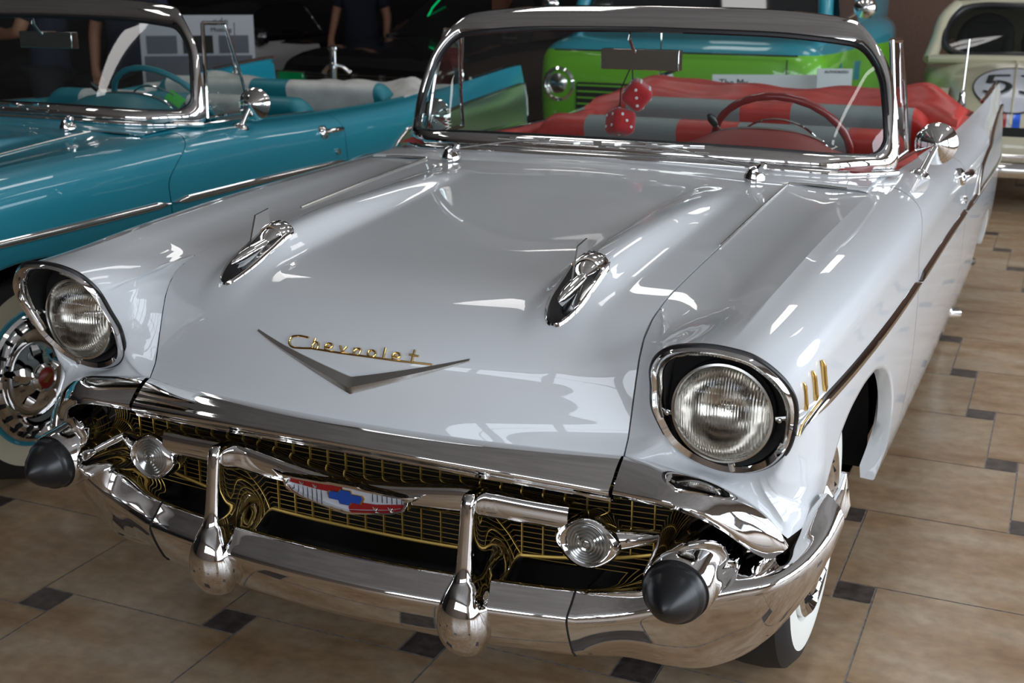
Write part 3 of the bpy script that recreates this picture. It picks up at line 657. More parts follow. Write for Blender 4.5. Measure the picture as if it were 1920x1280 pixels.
def headlamps(root):
    rA = bez_ring(.015, .012, 120); rB = bez_ring(.006, -.004, 120); rC = bez_ring(-.025, -.010, 120); rD = bez_ring(-.105, -.002, 120); rE = bez_ring(-.125, .016, 120)
    hood = []
    for i in range(120):
        hood.append([rA[i], rB[i], rC[i], rD[i], rE[i]])
    cc = Vector((.735, .128, .812)); n = 120
    # ring plate between the bezel rim and the retaining ring
    g = G(); g.grid(hood, cu=True); A, B = both(g, 'headlamp_bezel', CHROME, root, sharp=50)
    inner = []
    ang = [math.atan2(p[2]-cc.z, p[0]-cc.x) for p in rE]
    g = G(); g.grid([[rE[i], (rE[i][0]*.985+cc.x*.015, .150, rE[i][2]*.985+cc.z*.015), (cc.x+.094*math.cos(ang[i]), .155, cc.z+.094*math.sin(ang[i])), (cc.x+.085*math.cos(ang[i]), .17, cc.z+.085*math.sin(ang[i]))] for i in range(120)], cu=True)
    g.build('bezel_recess', MATTE, A); g.flipx().build('bezel_recess', MATTE, B)
    g = G(); g.tube(bez_ring(.024, .007, 160), .0046, 8, closed=True); g.build('bezel_gasket', RUBBER, A); g.flipx().build('bezel_gasket', RUBBER, B)
    g = G(); ax = (0, -1, 0); g.lathe([(.092, -.02), (.0935, .002), (.092, .007), (.088, .008), (.0855, .004), (.085, -.01)], cc, ax, 64)
    for a in (R(188), R(-78), R(2)):
        d = Vector((math.cos(a), 0, math.sin(a))); k = min(range(120), key=lambda i: abs(math.atan2(math.sin(ang[i]-a), math.cos(ang[i]-a)))); e = Vector(rE[k])
        g.tube([cc+d*.094+Vector((0, 0, 0)), Vector((e.x, min(e.y+.012, .135), e.z))], .005, 8); g.lathe([(.004, 0), (.004, .005), (.001, .006)], (cc+d*.094+Vector((e.x, e.y, e.z)))/2+Vector((0, -.006, 0)), (0, -1, 0), 10)
    g.build('retaining_ring', STEEL, A); g.flipx().build('retaining_ring', STEEL, B)
    g = G(); g.lathe([(.0855, -.005), (.080, .006), (.065, .016), (.045, .023), (.022, .027), (.001, .028)], cc, ax, 64); g.build('headlamp_lens', FLUTED, A); g.flipx().build('headlamp_lens', FLUTED, B)
    g = G(); g.lathe([(.085, -.008), (.075, -.030), (.055, -.055), (.03, -.07), (.012, -.074), (.011, -.05), (.006, -.045), (.001, -.044)], cc, ax, 48); g.build('reflector', REFL, A); g.flipx().build('reflector', REFL, B)

def windscreen(root, tint=GLASS):
    outer = ws_loop(-.006, -.010, -.004, .15, .03); mid = ws_loop(.030, .018, .015, .135, .045); inn = ws_loop(.062, .036, .034, .115, .055); seal = ws_loop(.074, .042, .043, .105, .06)
    n = len(outer); rows = []
    for i in range(n):
        rows.append([WS(*outer[i], -.018), WS(*outer[i], .0), WS(*((outer[i][0]*.7+mid[i][0]*.3), (outer[i][1]*.7+mid[i][1]*.3)), .012), WS(*mid[i], .017), WS(*((inn[i][0]*.6+mid[i][0]*.4), (inn[i][1]*.6+mid[i][1]*.4)), .013), WS(*inn[i], .004), WS(*inn[i], -.016), WS(*outer[i], -.018)])
    g = G(); g.grid(rows, cu=True); fr = g.build('windscreen_frame', CHROME, root, sharp=50)
    g = G(); g.grid([[WS(*inn[i], .003), WS(*((inn[i][0]+seal[i][0])/2, (inn[i][1]+seal[i][1])/2), .005), WS(*seal[i], .0), WS(*seal[i], -.012), WS(*inn[i], -.012)] for i in range(n)], cu=True); g.build('rubber_seal', RUBBER, fr)
    g = G(); c0 = np.array([0, .5]); rows = []
    for i in range(n):
        s = np.array(seal[i]); rows.append([WS(*(s*(1-k)+np.array([s[0]*.0+s[0]*(1-1), .5])*k if False else (s[0]*(1-k), .5+(s[1]-.5)*(1-k))), -.003) for k in np.linspace(-.01, 1, 16)])
    g.grid(rows, cu=True); g.build('windscreen_glass', tint, fr)
    # chrome moulding along the base, and the rear-corner cap
    g = G(); g.tube([WS(u, -.045, .012) for u in np.linspace(-.985, .985, 60)], .010, 10); g.build('base_moulding', CHROME, root)
    # vent window frame
    g = G(); q = [(.765, 1.835, 1.03), (.725, 1.90, 1.375), (.735, 2.03, 1.37), (.770, 2.12, 1.03)]
    g.tube(cr([q[0], (.75, 1.862, 1.2), q[1]], 6), .008, 8); g.tube([q[1], q[2]], .008, 8); g.tube(cr([q[2], (.757, 2.075, 1.2), q[3]], 6), .006, 8); g.tube([q[0], q[3]], .007, 8)
    A, B = both(g, 'vent_window_frame', CHROME, root)
    g = G(); g.fan(q); g.build('vent_glass', GLASS, A, smooth=False); g.flipx().build('vent_glass', GLASS, B, smooth=False)

def wipers(root):
    def one(px, tipx, rev):
        g = G(); y0, z0 = 1.42, hood_z(.46, 1.41)+.012
        z0 = 1.035
        g.lathe([(.030, -.012), (.028, .0), (.018, .012), (.014, .022), (.001, .026)], (px, y0, z0), (0, -.3, 1), 24)
        g.lathe([(.011, 0), (.012, .02), (.004, .028)], (px+.012, y0-.004, z0+.014), (.7, -.2, .7), 14)
        arm = cr([(px, y0, z0+.016), (px+(tipx-px)*.35, y0+.040, z0+.030), (px+(tipx-px)*.75, y0+.080, z0+.044), (tipx, 1.520, 1.086)], 6)
        g.tube(arm, .004, 8, flat=.6)
        o = g.build('wiper', CHROME, root)
        g = G(); pts = [(x, 1.527+.10*(x-tipx)**2, 1.083+.03*(x-tipx) if tipx > 0 else 1.078) for x in np.linspace(tipx-.155, tipx+.155, 13)]
        g.tube(pts, .0042, 8, flat=1.3); g.box(pts[6], (.035, .014, .013)); g.box(pts[2], (.02, .01, .010)); g.box(pts[10], (.02, .01, .010)); g.build('wiper_blade', CHROME, o)
    one(.462, .135, 0); one(-.462, -.20, 1)

def interior(root, M1, M2, DASH, WHEEL, BOOT):
    # cowl panel and dashboard
    g = G(); rows = []
    for x in np.linspace(-.757, .757, 51):
        a = abs(x); yb = WS(x/.80, 0, 0)[1] if a < .79 else 1.8; zb = 1.05-.03*(a/.78)**2; z0 = 1.022-.009*(a/.55)**2 if a < .55 else 1.013-.011*(a-.55)/.207
        zz = [z0-.001, z0+.004, (z0+zb)/2, zb-.006, zb-.012]; yy = [1.436 if a < .56 else 1.468, 1.46, 1.52, yb-.01, yb+.05]
        r = [(x, 1.436+.10*min(1, (a/.55))**2*.3 if a < .56 else 1.468, z0-.0005)]
        r = [(x, yy[i], zz[i]) for i in range(5)]
        rows.append(r)
    g.grid([cr(r, 4) for r in rows])
    for s in (-1, 1): g.grid([[(s*.69, y, 1.008+.02*(y-1.46)), (s*(xc_(y)-.03), y, zc_(y)+.006), (s*(xc_(y)-.004), y, zc_(y)+.002), (s*xc_(y), y, zc_(y)-.001)] for y in np.linspace(1.45, 1.86, 14)])
    g.build('cowl', root['paint_mat'] and BODY[root.name], root)
    g = G(); 
    rows = []
    for x in np.linspace(-.74, .74, 31):
        b = .055*math.exp(-((x-.38)/.20)**4)
        rows.append(cr([(x, 1.60, 1.035), (x, 1.72, 1.044+b*.7), (x, 1.82, 1.046+b*1.15), (x, 1.88, 1.03+b), (x, 1.90, .96), (x, 1.89, .85), (x, 1.85, .75)], 4))
    g.grid(rows); d = g.build('dashboard', DASH, root)
    g = G(); pts = [(.38+.19*math.cos(a), 1.885-.02*abs(math.sin(a)), 1.040+.068*max(0, math.sin(a))**.7) for a in np.linspace(0, PI, 30)]; g.tube(pts, .005, 8); g.build('instrument_hood_trim', CHROME, d)
    g = G(); g.grid([[(x, 1.905, .78+.0), (x, 1.908, .90)] for x in (-.7, .7)]); g.build('dash_trim', SILVER, d, smooth=False)
    # steering wheel
    c = Vector((.385, 2.09, 1.022)); axv = Vector((0, .80, .60)).normalized(); u = Vector((1, 0, 0)); v = axv.cross(u)
    g = G(); n = 72; rad = .218
    v = -v if v.z < 0 else v
    g.tube([c+u*rad*math.cos(2*PI*k/n)+v*rad*math.sin(2*PI*k/n) for k in range(n)], [.0125 if k % 3 else .011 for k in range(n)], 12, closed=True)
    for a in (R(-20), R(200)): g.tube([c+u*.035*math.cos(a)+v*.035*math.sin(a)-axv*.02, c+u*rad*math.cos(a)+v*rad*math.sin(a)], [.018, .011], 10)
    g.lathe([(.05, -.06), (.055, -.02), (.045, 0), (.02, .008), (.001, .009)], c-axv*.02, axv, 28); g.tube([c-axv*.05, c-axv*.40-Vector((0, .05, .06))], .028, 12)
    sw = g.build('steering_wheel', WHEEL, root)
    g = G(); g.tube([c-axv*.012+u*.135*math.cos(a)+v*.135*math.sin(a) for a in np.linspace(R(-15), R(195), 40)], .0035, 8); g.build('horn_ring', CHROME, sw)
    g = G(); g.tube([c-axv*.14, c-axv*.10-u*.165+v*.18], .004, 8); g.lathe([(.004, 0), (.011, .012), (.013, .035), (.008, .05), (.001, .053)], c-axv*.10-u*.165+v*.175, -u*.35+v*.93, 16, mi=1); g.build('column_lever', [CHROME, RUBBER], sw)
    # front bench: two backs, back bench; blocks of two colours
    def bench(name, y, zt, w, cols, zb=.45, tilt=.12, th=.14, r=.05):
        """cols: list of (x0,x1,mi)"""
        g = G()
        for x0, x1, mi in cols:
            rows = []
            for x in np.linspace(x0, x1, 8):
                e = min(abs(x-(-w)), abs(x-w)); rr = max(0, 1-e/.07)**2*.05
                pr = [(y+.10, zb), (y+.08, zb+.2), (y+.02, zt-.10-rr), (y+.005, zt-.035-rr), (y+.03, zt-.008-rr), (y+.07, zt-rr), (y+.12, zt-.012-rr), (y+.15, zt-.05-rr), (y+.17, zt-.25), (y+.20, zb)]
                rows.append(cr([(x, a+(.0 if zt < .5 else 0), b) for a, b in pr], 4))
            g.grid(rows, mi=mi)
        for s, mi in ((-1, cols[0][2]), (1, cols[-1][2])):
            rr = .05; x = s*w; pr = [(y+.10, zb), (y+.08, zb+.2), (y+.02, zt-.10-rr), (y+.005, zt-.035-rr), (y+.03, zt-.008-rr), (y+.07, zt-rr), (y+.12, zt-.012-rr), (y+.15, zt-.05-rr), (y+.17, zt-.25), (y+.20, zb)]
            g.fan([tuple(p) for p in cr([(x, a, b) for a, b in pr], 4)], mi)
        g.build(name, [M1, M2], root)
    bench('front_seat', 2.62, 1.030, .70, [(-.70, -.50, 0), (-.50, -.13, 1), (-.13, .10, 0), (.10, .50, 1), (.50, .70, 0)])
    bench('rear_seat', 3.45, 1.03, .68, [(-.68, -.62, 0), (-.62, -.10, 1), (-.10, .12, 0), (.12, .62, 1), (.62, .68, 0)])
    g = G(); g.box((0, 2.50, .52), (1.36, .5, .16)); g.box((0, 3.33, .52), (1.3, .45, .14)); g.build('seat_cushion', M1, root, bevel=.03)
    g = G(); g.box((0, 2.6, .34), (1.5, 2.2, .04)); g.build('cabin_floor', MATTE, root, smooth=False)
    # door inner trims
    for s in (-1, 1):
        g = G(); rows = []
        for y in np.linspace(1.80, 3.75, 40):
            xc, zc = xc_(y), zc_(y); rows.append([(s*x, y, z) for x, z in cr([(xc, zc-.001), (xc-.03, zc+.003), (xc-.055, zc-.006), (xc-.065, zc-.05), (xc-.07, zc-.2), (xc-.07, .40)], 3)])
        g.grid(rows); d = g.build('door_inner_trim', M1, root)
        g = G(); g.tube([(s*(xc_(y)-.03), y, zc_(y)+.006) for y in np.linspace(1.84, 2.62, 20)], .007, 6, flat=.5); g.build('sill_strip', CHROME, d)
        g = G(); g.box((s*(xc_(2.2)-.075), 2.2, .80), (.012, .7, .16)); g.build('door_insert', WHITEV if M1 is REDV else TEALV, d, smooth=False)
    # folded top under its vinyl cover: a soft loft across the car
    rnd = random.Random(3); rows = []
    NU, NV = 56, 26
    for i in range(NU+1):
        x = -.80+1.60*i/NU; r = []; a = abs(x)/.80
        for j in range(NV+1):
            t = j/NV; y = 3.62+.62*t; 
            y -= .40*max(0, a-.72)/.28*(1-t)*.6
            top = 1.065 if BOOT is REDV else .985
            z = .955+(top-.955)*math.sin(PI*min(1, t*1.12+.02))**.55*(1-.55*a**8)
            z += .045*math.exp(-((a-.80)/.12)**2)*math.exp(-((t-.45)/.28)**2)
            z += .010*math.sin(7*x+9*t)+.006*math.sin(19*x-5*t)+.006*math.sin(31*t+6*x)
            if t in (0, 1): z = .93
            r.append((x, y, z))
        rows.append(r)
    g = G(); g.grid(rows); g.fan([rows[0][j] for j in range(NV+1)]); g.fan([rows[-1][j] for j in range(NV+1)]); g.build('top_cover', BOOT, root, sharp=80)

BODY = {}
def make_convertible(name, paint, M1, M2, DASH, WHEEL, BOOT, wheelstyle, full=True, **k):
    root = empty(name, **k); BODY[root.name] = paint; root['paint_mat'] = 1; del_later = root
    # hood
    g = G(); rows = []
    for i in range(len(HCs)): rows.append([hood_pt(i, x) for x in np.linspace(-GX, GX, 111)])
    rows = [[(r[0][0], r[0][1]+.004, r[0][2]-.02)]+r+[(r[-1][0], r[-1][1]+.004, r[-1][2]-.02)] for r in rows]
    g.grid(rows); g.build('hood', paint, root, sharp=50)
    # front fenders
    ff = fender_front(); sp = side_patch(.32, 1.37, sh1=gapshift, lip=.035); ft = fender_top()
    g = G()
    for q in (ff, sp, ft): g.add(q.v, q.f)
    A, B = both(g, 'front_fender', paint, root, sharp=60)
    g = side_patch(1.374, 2.62, sh0=gapshift); both(g, 'door', paint, root, sharp=60)
    g = side_patch(2.624, 4.90)
    rows = []
    for y in np.linspace(3.5, 4.90, 30):
        xc, zc = xc_(y), zc_(y); rows.append([(x, y, z) for x, z in cr([(.0, .93-.04*(y-3.5)), (.4, .925-.045*(y-3.5)), (.66, .90-.05*(y-3.5)), (xc-.035, .92-.02*(y-3.5)), (xc-.012, zc-.02), (xc, zc)], 5)])
    g.grid(rows)
    C = [(x, 4.90, z) for x, z in side_rows(4.90)]; dk = [(x, 4.90, z) for x, z in cr([(.0, .874), (.4, .862), (.66, .83), (xc_(4.9)-.035, .892), (xc_(4.9)-.012, zc_(4.9)-.02)], 5)]; g.fan(dk+C+[(0, 4.90, .46)])
    both(g, 'rear_quarter', paint, root, sharp=50)
    # inner structure visible in gaps: dark liner, wheel wells, underbody
    g = G()
    for y0, y1 in ((.34, 3.2), (3.2, 4.9)):
        rows = [[(S(y, z)-.03, y, z) for z in (.90, .75, .60) if z > low_(y)+.02 or z > .59] for y in np.linspace(y0, y1, 40)]
        rows = [[(S(y, z)-.035, y, z) for z in (.92, .82, .76)] for y in np.linspace(y0, y1, 50)]
        g.grid(rows)
    g.box((0, 2.25, .33), (1.62, 2.1, .04)); g.box((0, 4.5, .42), (1.6, .8, .05)); both(g, 'body_liner', UNDER, root, smooth=False)
    g = G(); g.box((0, .80, .66), (1.0, 1.1, .30)); g.build('engine_bay', UNDER, root, smooth=False)
    for yc in (.77, 3.69):
        aa = np.linspace(.0, PI-.6, 24); g = G(); g.grid([[(.50, yc+.43*math.cos(a), .33+.41*math.sin(a)), (.85, yc+.43*math.cos(a), .33+.41*math.sin(a))] for a in aa]); g.fan([(.50, yc+.43*math.cos(a), .33+.41*math.sin(a)) for a in aa])
        both(g, 'wheel_well', UNDER, root)
    for s in (-1, 1):
        wheel_holder(root, s, .77, wheelstyle); wheel_holder(root, s, 3.69, wheelstyle)
    bumper_parts(root); grille_parts(root); front_chrome(root); headlamps(root)
    windscreen(root); wipers(root); interior(root, M1, M2, DASH, WHEEL, BOOT)
    # side trim: spear from the headlamp to the tail, hashes, fork and panel
    def strip(pts, w, name='side_trim', m=CHROME):
        g = G(); rows = []
        P = resample(np.array(pts, float), 90)
        for i, (y, z) in enumerate(P):
            t = i/89; ww = w*(min(1, .05+t*6) if name == 'side_trim' and pts[0][0] < .2 else min(1, .12+t*14))*min(1, .2+(1-t)*20)
            dy, dz = P[min(i+1, 89)]-P[max(i-1, 0)]; L = math.hypot(dy, dz); ny, nz = -dz/L, dy/L
            rows.append([(S(y+ny*a*ww, z+nz*a*ww)+b, y+ny*a*ww, z+nz*a*ww) for a, b in ((-1, -.001), (-.95, .004), (-.5, .009), (0, .011), (.5, .009), (.95, .004), (1, -.001))])
        g.grid(rows); return both(g, name, m, root, sharp=50)
    strip([(.098, .801), (.15, .803), (.30, .802), (.60, .800), (1.0, .797), (1.36, .795)], .0125)
    strip([(1.38, .795), (1.9, .79), (2.3, .782), (2.61, .775)], .013)
    strip([(2.63, .775), (2.9, .765), (3.3, .755), (4.0, .735), (4.89, .70)], .013)
    strip([(3.02, .765), (3.10, .80), (3.22, .845), (3.5, .875), (4.0, .90), (4.6, .925), (4.89, .935)], .009)
    g = G(); rows = []
    for y in np.linspace(3.12, 4.88, 50):
        zt = float(np.interp(y, [3.10, 3.22, 3.5, 4.0, 4.6, 4.95], [.80, .845, .875, .90, .925, .935])); zb = float(np.interp(y, [3.0, 3.3, 4.0, 4.95], [.762, .755, .735, .70]))
        rows.append([(S(y, zb+(zt-zb)*k/6)+.003, y, zb+(zt-zb)*k/6) for k in range(7)])
    g.grid(rows); both(g, 'quarter_insert', SILVER, root)
    for y, z0, z1 in ((.172, .823, .878), (.232, .823, .882), (.292, .823, .886)):
        g = G(); g.tube([(S(y, z)+.003, y-(z-z0)*.28, z) for z in np.linspace(z0, z1, 9)], [.003]+[.0062]*7+[.003], 10, flat=.8); both(g, 'fender_hash', GOLD, root)
    # fin top strip, tail lamp pod, door hardware
    g = G(); g.tube([(xc_(y)-.012, y, zc_(y)+.003) for y in np.linspace(4.2, 4.90, 24)], .010, 8); both(g, 'fin_moulding', CHROME, root)
    g = G(); g.tube([(.872, 4.90, .93), (.872, 4.94, .84), (.872, 4.95, .74)], .018, 10); both(g, 'tail_trim', CHROME, root)
    g = G(); g.box((0, 4.98, .50), (1.74, .14, .15)); g.build('rear_bumper', CHROME, root, bevel=.04)
    g = G(); yh = 2.52; zh = .915; xh = S(yh, zh)
    g.lathe([(.030, -.004), (.028, .010), (.018, .016), (.001, .018)], (xh, yh-.075, zh), (1, 0, .3), 20, sx=1); g.tube([(xh+.012, yh-.09, zh+.004), (xh+.026, yh-.04, zh+.006), (xh+.026, yh+.04, zh+.004), (xh+.010, yh+.085, zh)], [.012, .015, .014, .008], 12, flat=.7)
    g.lathe([(.014, -.004), (.014, .008), (.001, .010)], (S(yh+.02, .82)+.001, yh+.02, .825), (1, 0, 0), 18); both(g, 'door_handle', CHROME, root)
    g = G(); yl = 2.9
    g.tube([(.553, y, gz_(y)+.0015) for y in np.linspace(.75, 1.43, 30)], .0035, 6); g.tube([(.553, 1.435, 1.017), (.60, 1.455, 1.014), (.66, 1.46, 1.012), (.705, 1.455, 1.010)], .003, 6)
    both(g, 'cowl_vent_trim', STEEL, root)
    # fender skirt edge / exhaust tip under the quarter
    g = G(); g.tube([(.84, 3.05, .29), (.90, 3.12, .28)], .022, 14); both(g, 'exhaust_tip', CHROME, root)
    for side in ((1,) if full else (1,)):
        b = Vector((.835, 1.95, zc_(1.95)-.016)); h = b+(Vector((.030, .10, .085)) if wheelstyle == 'white' else Vector((.030, .035, .090)))
        g = G(); g.lathe([(.034, -.004), (.030, .006), (.016, .018), (.001, .022)], b, (.35, 0, 1), 24); g.tube([b, b+(h-b)*.5+Vector((0, 0, .003)), h], [.012, .010, .009], 12)
        two = wheelstyle == 'white'; mm = g.build('door_mirror', CHROME, root); m2 = g.flipx().build('door_mirror', CHROME, root) if two else None
        g = G(); ax = Vector((.18, -1, .12)); g.lathe([(.001, .020), (.010, .017), (.030, .004), (.050, -.012), (.062, -.026), (.064, -.032), (.062, -.036)], h, ax, 40); g.build('mirror_shell', CHROME, mm); f_ = g.flipx().build('mirror_shell', CHROME, m2) if two else None; g = G(); g.lathe([(.061, -.035), (.001, -.034)], h, ax, 40); g.build('mirror_glass', MIRR, mm); f_ = g.flipx().build('mirror_glass', MIRR, m2) if two else None
    # rear-view mirror
    g = G(); g.tube([WS(-.10, .93, -.01), (-.072, 1.90, 1.36), (-.065, 1.955, 1.295)], .006, 8); g.box((-.05, 1.955, 1.295), (.26, .040, .064))
    rv = g.build('rear_view_mirror', CHROME, root, bevel=.018)
    g = G(); g.box((-.05, 1.977, 1.295), (.23, .004, .045)); g.build('mirror_pane', MIRR, rv, smooth=False)
    # antenna on the rear deck
    g = G(); a0 = Vector((.735, 4.30, zc_(4.3)-.035)); 
    g.lathe([(.022, -.02), (.020, .015), (.012, .03), (.014, .05), (.008, .07), (.003, .075)], a0, (0, .05, 1), 16); g.tube([a0, a0+Vector((.005, .02, .30))], .0035, 6); an = both(g, 'antenna', CHROME, root)
    return root
def wheel_holder(root, s, y, style):
    wheel(root, s, .80, y, style)

# ------------------------------------------------------------------ other things in the showroom
def scaled_sections(secs, n=40, per=5):
    """secs: list of (y, [(x,z)...]) half sections from the centre line round to the sill; returns smooth rows"""
    A = np.array([[(x, y, z) for x, z in pts] for y, pts in secs], float)
    A = np.array([cr(A[:, j], per) for j in range(A.shape[1])]).transpose(1, 0, 2)
    return [resample(cr(r, 5), n) for r in A]
def generic_wheel(root, x, y, r=.32, w=.2, rim=STEEL):
    s = 1 if x > 0 else -1
    g = G(); g.lathe([(r*.62, -w), (r*.93, -w), (r, -w*.8), (r, -w*.15), (r*.94, 0), (r*.64, .005)], (x, y, r), (s, 0, 0), 40); t = g.build('tyre', TYRE, root)
    g = G(); g.lathe([(r*.64, 0), (r*.60, -.02), (r*.2, .0), (.001, .005)], (x, y, r), (s, 0, 0), 32); g.build('wheel_rim', rim, t)

def coupe():
    """modern black-and-white fastback seen from its door side"""
    r = empty('coupe_car', (-6.82, 6.0, 0)); tag(r, 'modern black coupe with white doors parked behind the turquoise convertible', 'car')
    DG = mat('dark_car_glass', (.004, .004, .005), .03, 0, 1)
    W2 = mat('white_door_paint', (.50, .50, .50), .35, 0, 1.0)
    low = [(0, [(0, .55), (.5, .55), (.70, .50), (.74, .40), (.72, .28)]), (.10, [(0, .68), (.55, .67), (.80, .60), (.84, .45), (.80, .25)]), (.5, [(0, .80), (.6, .79), (.86, .74), (.92, .55), (.88, .25)]),
           (1.3, [(0, .93), (.6, .92), (.86, .86), (.93, .62), (.90, .24)]), (1.9, [(0, .97), (.6, .96), (.86, .90), (.92, .62), (.90, .23)]), (3.2, [(0, .97), (.6, .96), (.88, .93), (.93, .62), (.90, .23)]), (4.0, [(0, 1.02), (.6, 1.01), (.86, .97), (.92, .65), (.89, .25)]), (4.7, [(0, 1.00), (.6, .98), (.80, .92), (.84, .62), (.80, .3)]), (4.74, [(0, .95), (.5, .94), (.76, .88), (.78, .62), (.74, .35)])]
    rows = scaled_sections(low); g = G(); g.grid(rows); h = G(); h.add(g.v, g.f); f = g.flipx(); h.add(f.v, f.f); h.fan([tuple(p) for p in rows[0]]+[(-p[0], p[1], p[2]) for p in rows[0][::-1]]); h.build('body_shell', BLACK, r, sharp=45)
    top = [(1.55, [(0, .96), (.55, .95), (.70, .93), (.76, .92)]), (2.1, [(0, 1.23), (.5, 1.21), (.66, 1.12), (.82, .94)]), (2.6, [(0, 1.34), (.48, 1.32), (.62, 1.24), (.84, .95)]), (3.2, [(0, 1.35), (.47, 1.33), (.61, 1.25), (.85, .96)]), (3.8, [(0, 1.27), (.46, 1.24), (.60, 1.16), (.84, .97)]), (4.4, [(0, 1.05), (.5, 1.04), (.62, 1.02), (.78, .97)])]
    rows = scaled_sections(top, 30); g = G(); g.grid(rows); h = G(); h.add(g.v, g.f); f = g.flipx(); h.add(f.v, f.f); h.build('roof', BLACK, r)
    def sx(y, z):   # greenhouse side
        return .845-(z-.95)*.72+.012
    q = [(1.95, .975), (2.15, 1.10), (2.5, 1.235), (2.9, 1.265), (3.25, 1.235), (3.3, .985)]
    for s in (1, -1):
        g = G(); g.prism([(s*(sx(y, z)), y, z) for y, z in resample(cr(q, 6), 30)], (s*.004, 0, .003)); g.build('side_window', DG, r, smooth=False)
        g = G(); g.tube([(s*(sx(y, z)+.004), y, z) for y, z in cr(q, 6)], .010, 8, closed=True); g.build('window_trim', CHROME if False else BLACK, r)
        C = lambda y, z: .935-.10*max(0, (z-.80)/.14)**2-.03*max(0, (.45-z)/.2)+.002
        dq = [(1.78, z) for z in np.linspace(.88, .32, 8)]; rows = [[(s*C(y, z), y, z) for z in np.linspace(.925, .30, 12)] for y in np.linspace(1.72, 3.12, 14)]
        g = G(); g.grid(rows); d = g.build('door', W2, r)
        g = G(); g.tube([(s*.94, 2.88, .80), (s*.965, 2.93, .81), (s*.965, 3.02, .81), (s*.94, 3.07, .80)], .010, 8); g.build('door_handle', CHROME, d)
        g = G(); g.lathe([(.001, .0), (.06, .02), (.09, .06), (.085, .12), (.07, .13), (.001, .125)], (s*.92, 2.02, .98), (0, 1, 0), 20); g.build('wing_mirror', BLACK, r)
        for y in (1.0, 3.75): generic_wheel(r, s*.93, y, .34)
    tx = text_part('DA', 'door_lettering', .16, MATTE, (.945, 2.02, .55), (0, 1, 0), (0, 0, 1), r, .001)
coupe()

def black_rod():
    r = empty('hot_rod', (-4.42, 7.35, 0), R(-8.8)); tag(r, 'glossy black car with green lamps facing forward behind the turquoise tail fins', 'car')
    low = [(0, [(0, .80), (.5, .79), (.80, .76), (.88, .62), (.86, .35)]), (.10, [(0, .86), (.5, .855), (.84, .82), (.93, .62), (.90, .30)]), (.8, [(0, .96), (.5, .95), (.84, .90), (.96, .62), (.92, .28)]), (1.4, [(0, 1.00), (.5, .99), (.84, .94), (.97, .62), (.93, .28)]), (3.4, [(0, 1.0), (.5, .99), (.86, .95), (.97, .62), (.93, .28)]), (4.3, [(0, .95), (.5, .94), (.84, .90), (.92, .6), (.88, .32)])]
    rows = scaled_sections(low); g = G(); g.grid(rows); h = G(); h.add(g.v, g.f); f = g.flipx(); h.add(f.v, f.f); h.fan([tuple(p) for p in rows[0]]+[(-p[0], p[1], p[2]) for p in rows[0][::-1]]); h.build('body_shell', BLACK, r, sharp=45)
    top = [(1.35, [(0, 1.0), (.55, .99), (.74, .97), (.80, .96)]), (1.8, [(0, 1.38), (.5, 1.36), (.66, 1.24), (.84, .98)]), (2.4, [(0, 1.45), (.48, 1.43), (.62, 1.32), (.85, .99)]), (3.0, [(0, 1.40), (.48, 1.37), (.62, 1.25), (.84, .98)]), (3.5, [(0, 1.02), (.5, 1.01), (.62, 1.0), (.80, .97)])]
    rows = scaled_sections(top, 30); g = G(); g.grid(rows); h = G(); h.add(g.v, g.f); f = g.flipx(); h.add(f.v, f.f); h.build('greenhouse', BLACK, r)
    g = G()
    for k in range(12): g.box((0, -.012, .42+k*.028), (1.22, .02, .008))
    for k in range(3): g.box((-.3+k*.3, -.02, .58), (.02, .02, .33))
    g.build('grille', STEEL, r, smooth=False)
    GL = mat('green_lamp_glass', (.0, .16, .05), .08, 0, 1, emit=(.0, .35, .1), es=.12)
    for s in (-1, 1):
        g = G(); g.box((s*.70, -.02, .67), (.30, .04, .13)); o = g.build('green_lamp', GL, r, bevel=.015)
        g = G(); g.tube([(s*.53, -.03, .61), (s*.87, -.03, .61), (s*.87, -.03, .73), (s*.53, -.03, .73)], .010, 6, closed=True); g.build('lamp_rim', CHROME, o)
        for y in (.9, 3.5): generic_wheel(r, s*.95, y, .34)
    g = G(); g.box((0, -.10, .40), (1.86, .10, .12)); g.build('bumper', CHROME, r, bevel=.03)
    g = G(); g.tube([(s_, 1.38, 1.0) for s_ in np.linspace(-.75, .75, 9)], .010, 6); g.build('cowl_trim', CHROME, r)
    NE = emis('green_neon', (.0, .9, .25), .7); g = G(); g.tube([(-.38, 1.50, 1.10), (-.32, 1.56, 1.25), (-.26, 1.62, 1.34)], .006, 6); g.build('green_strip_light', NE, r)
black_rod()

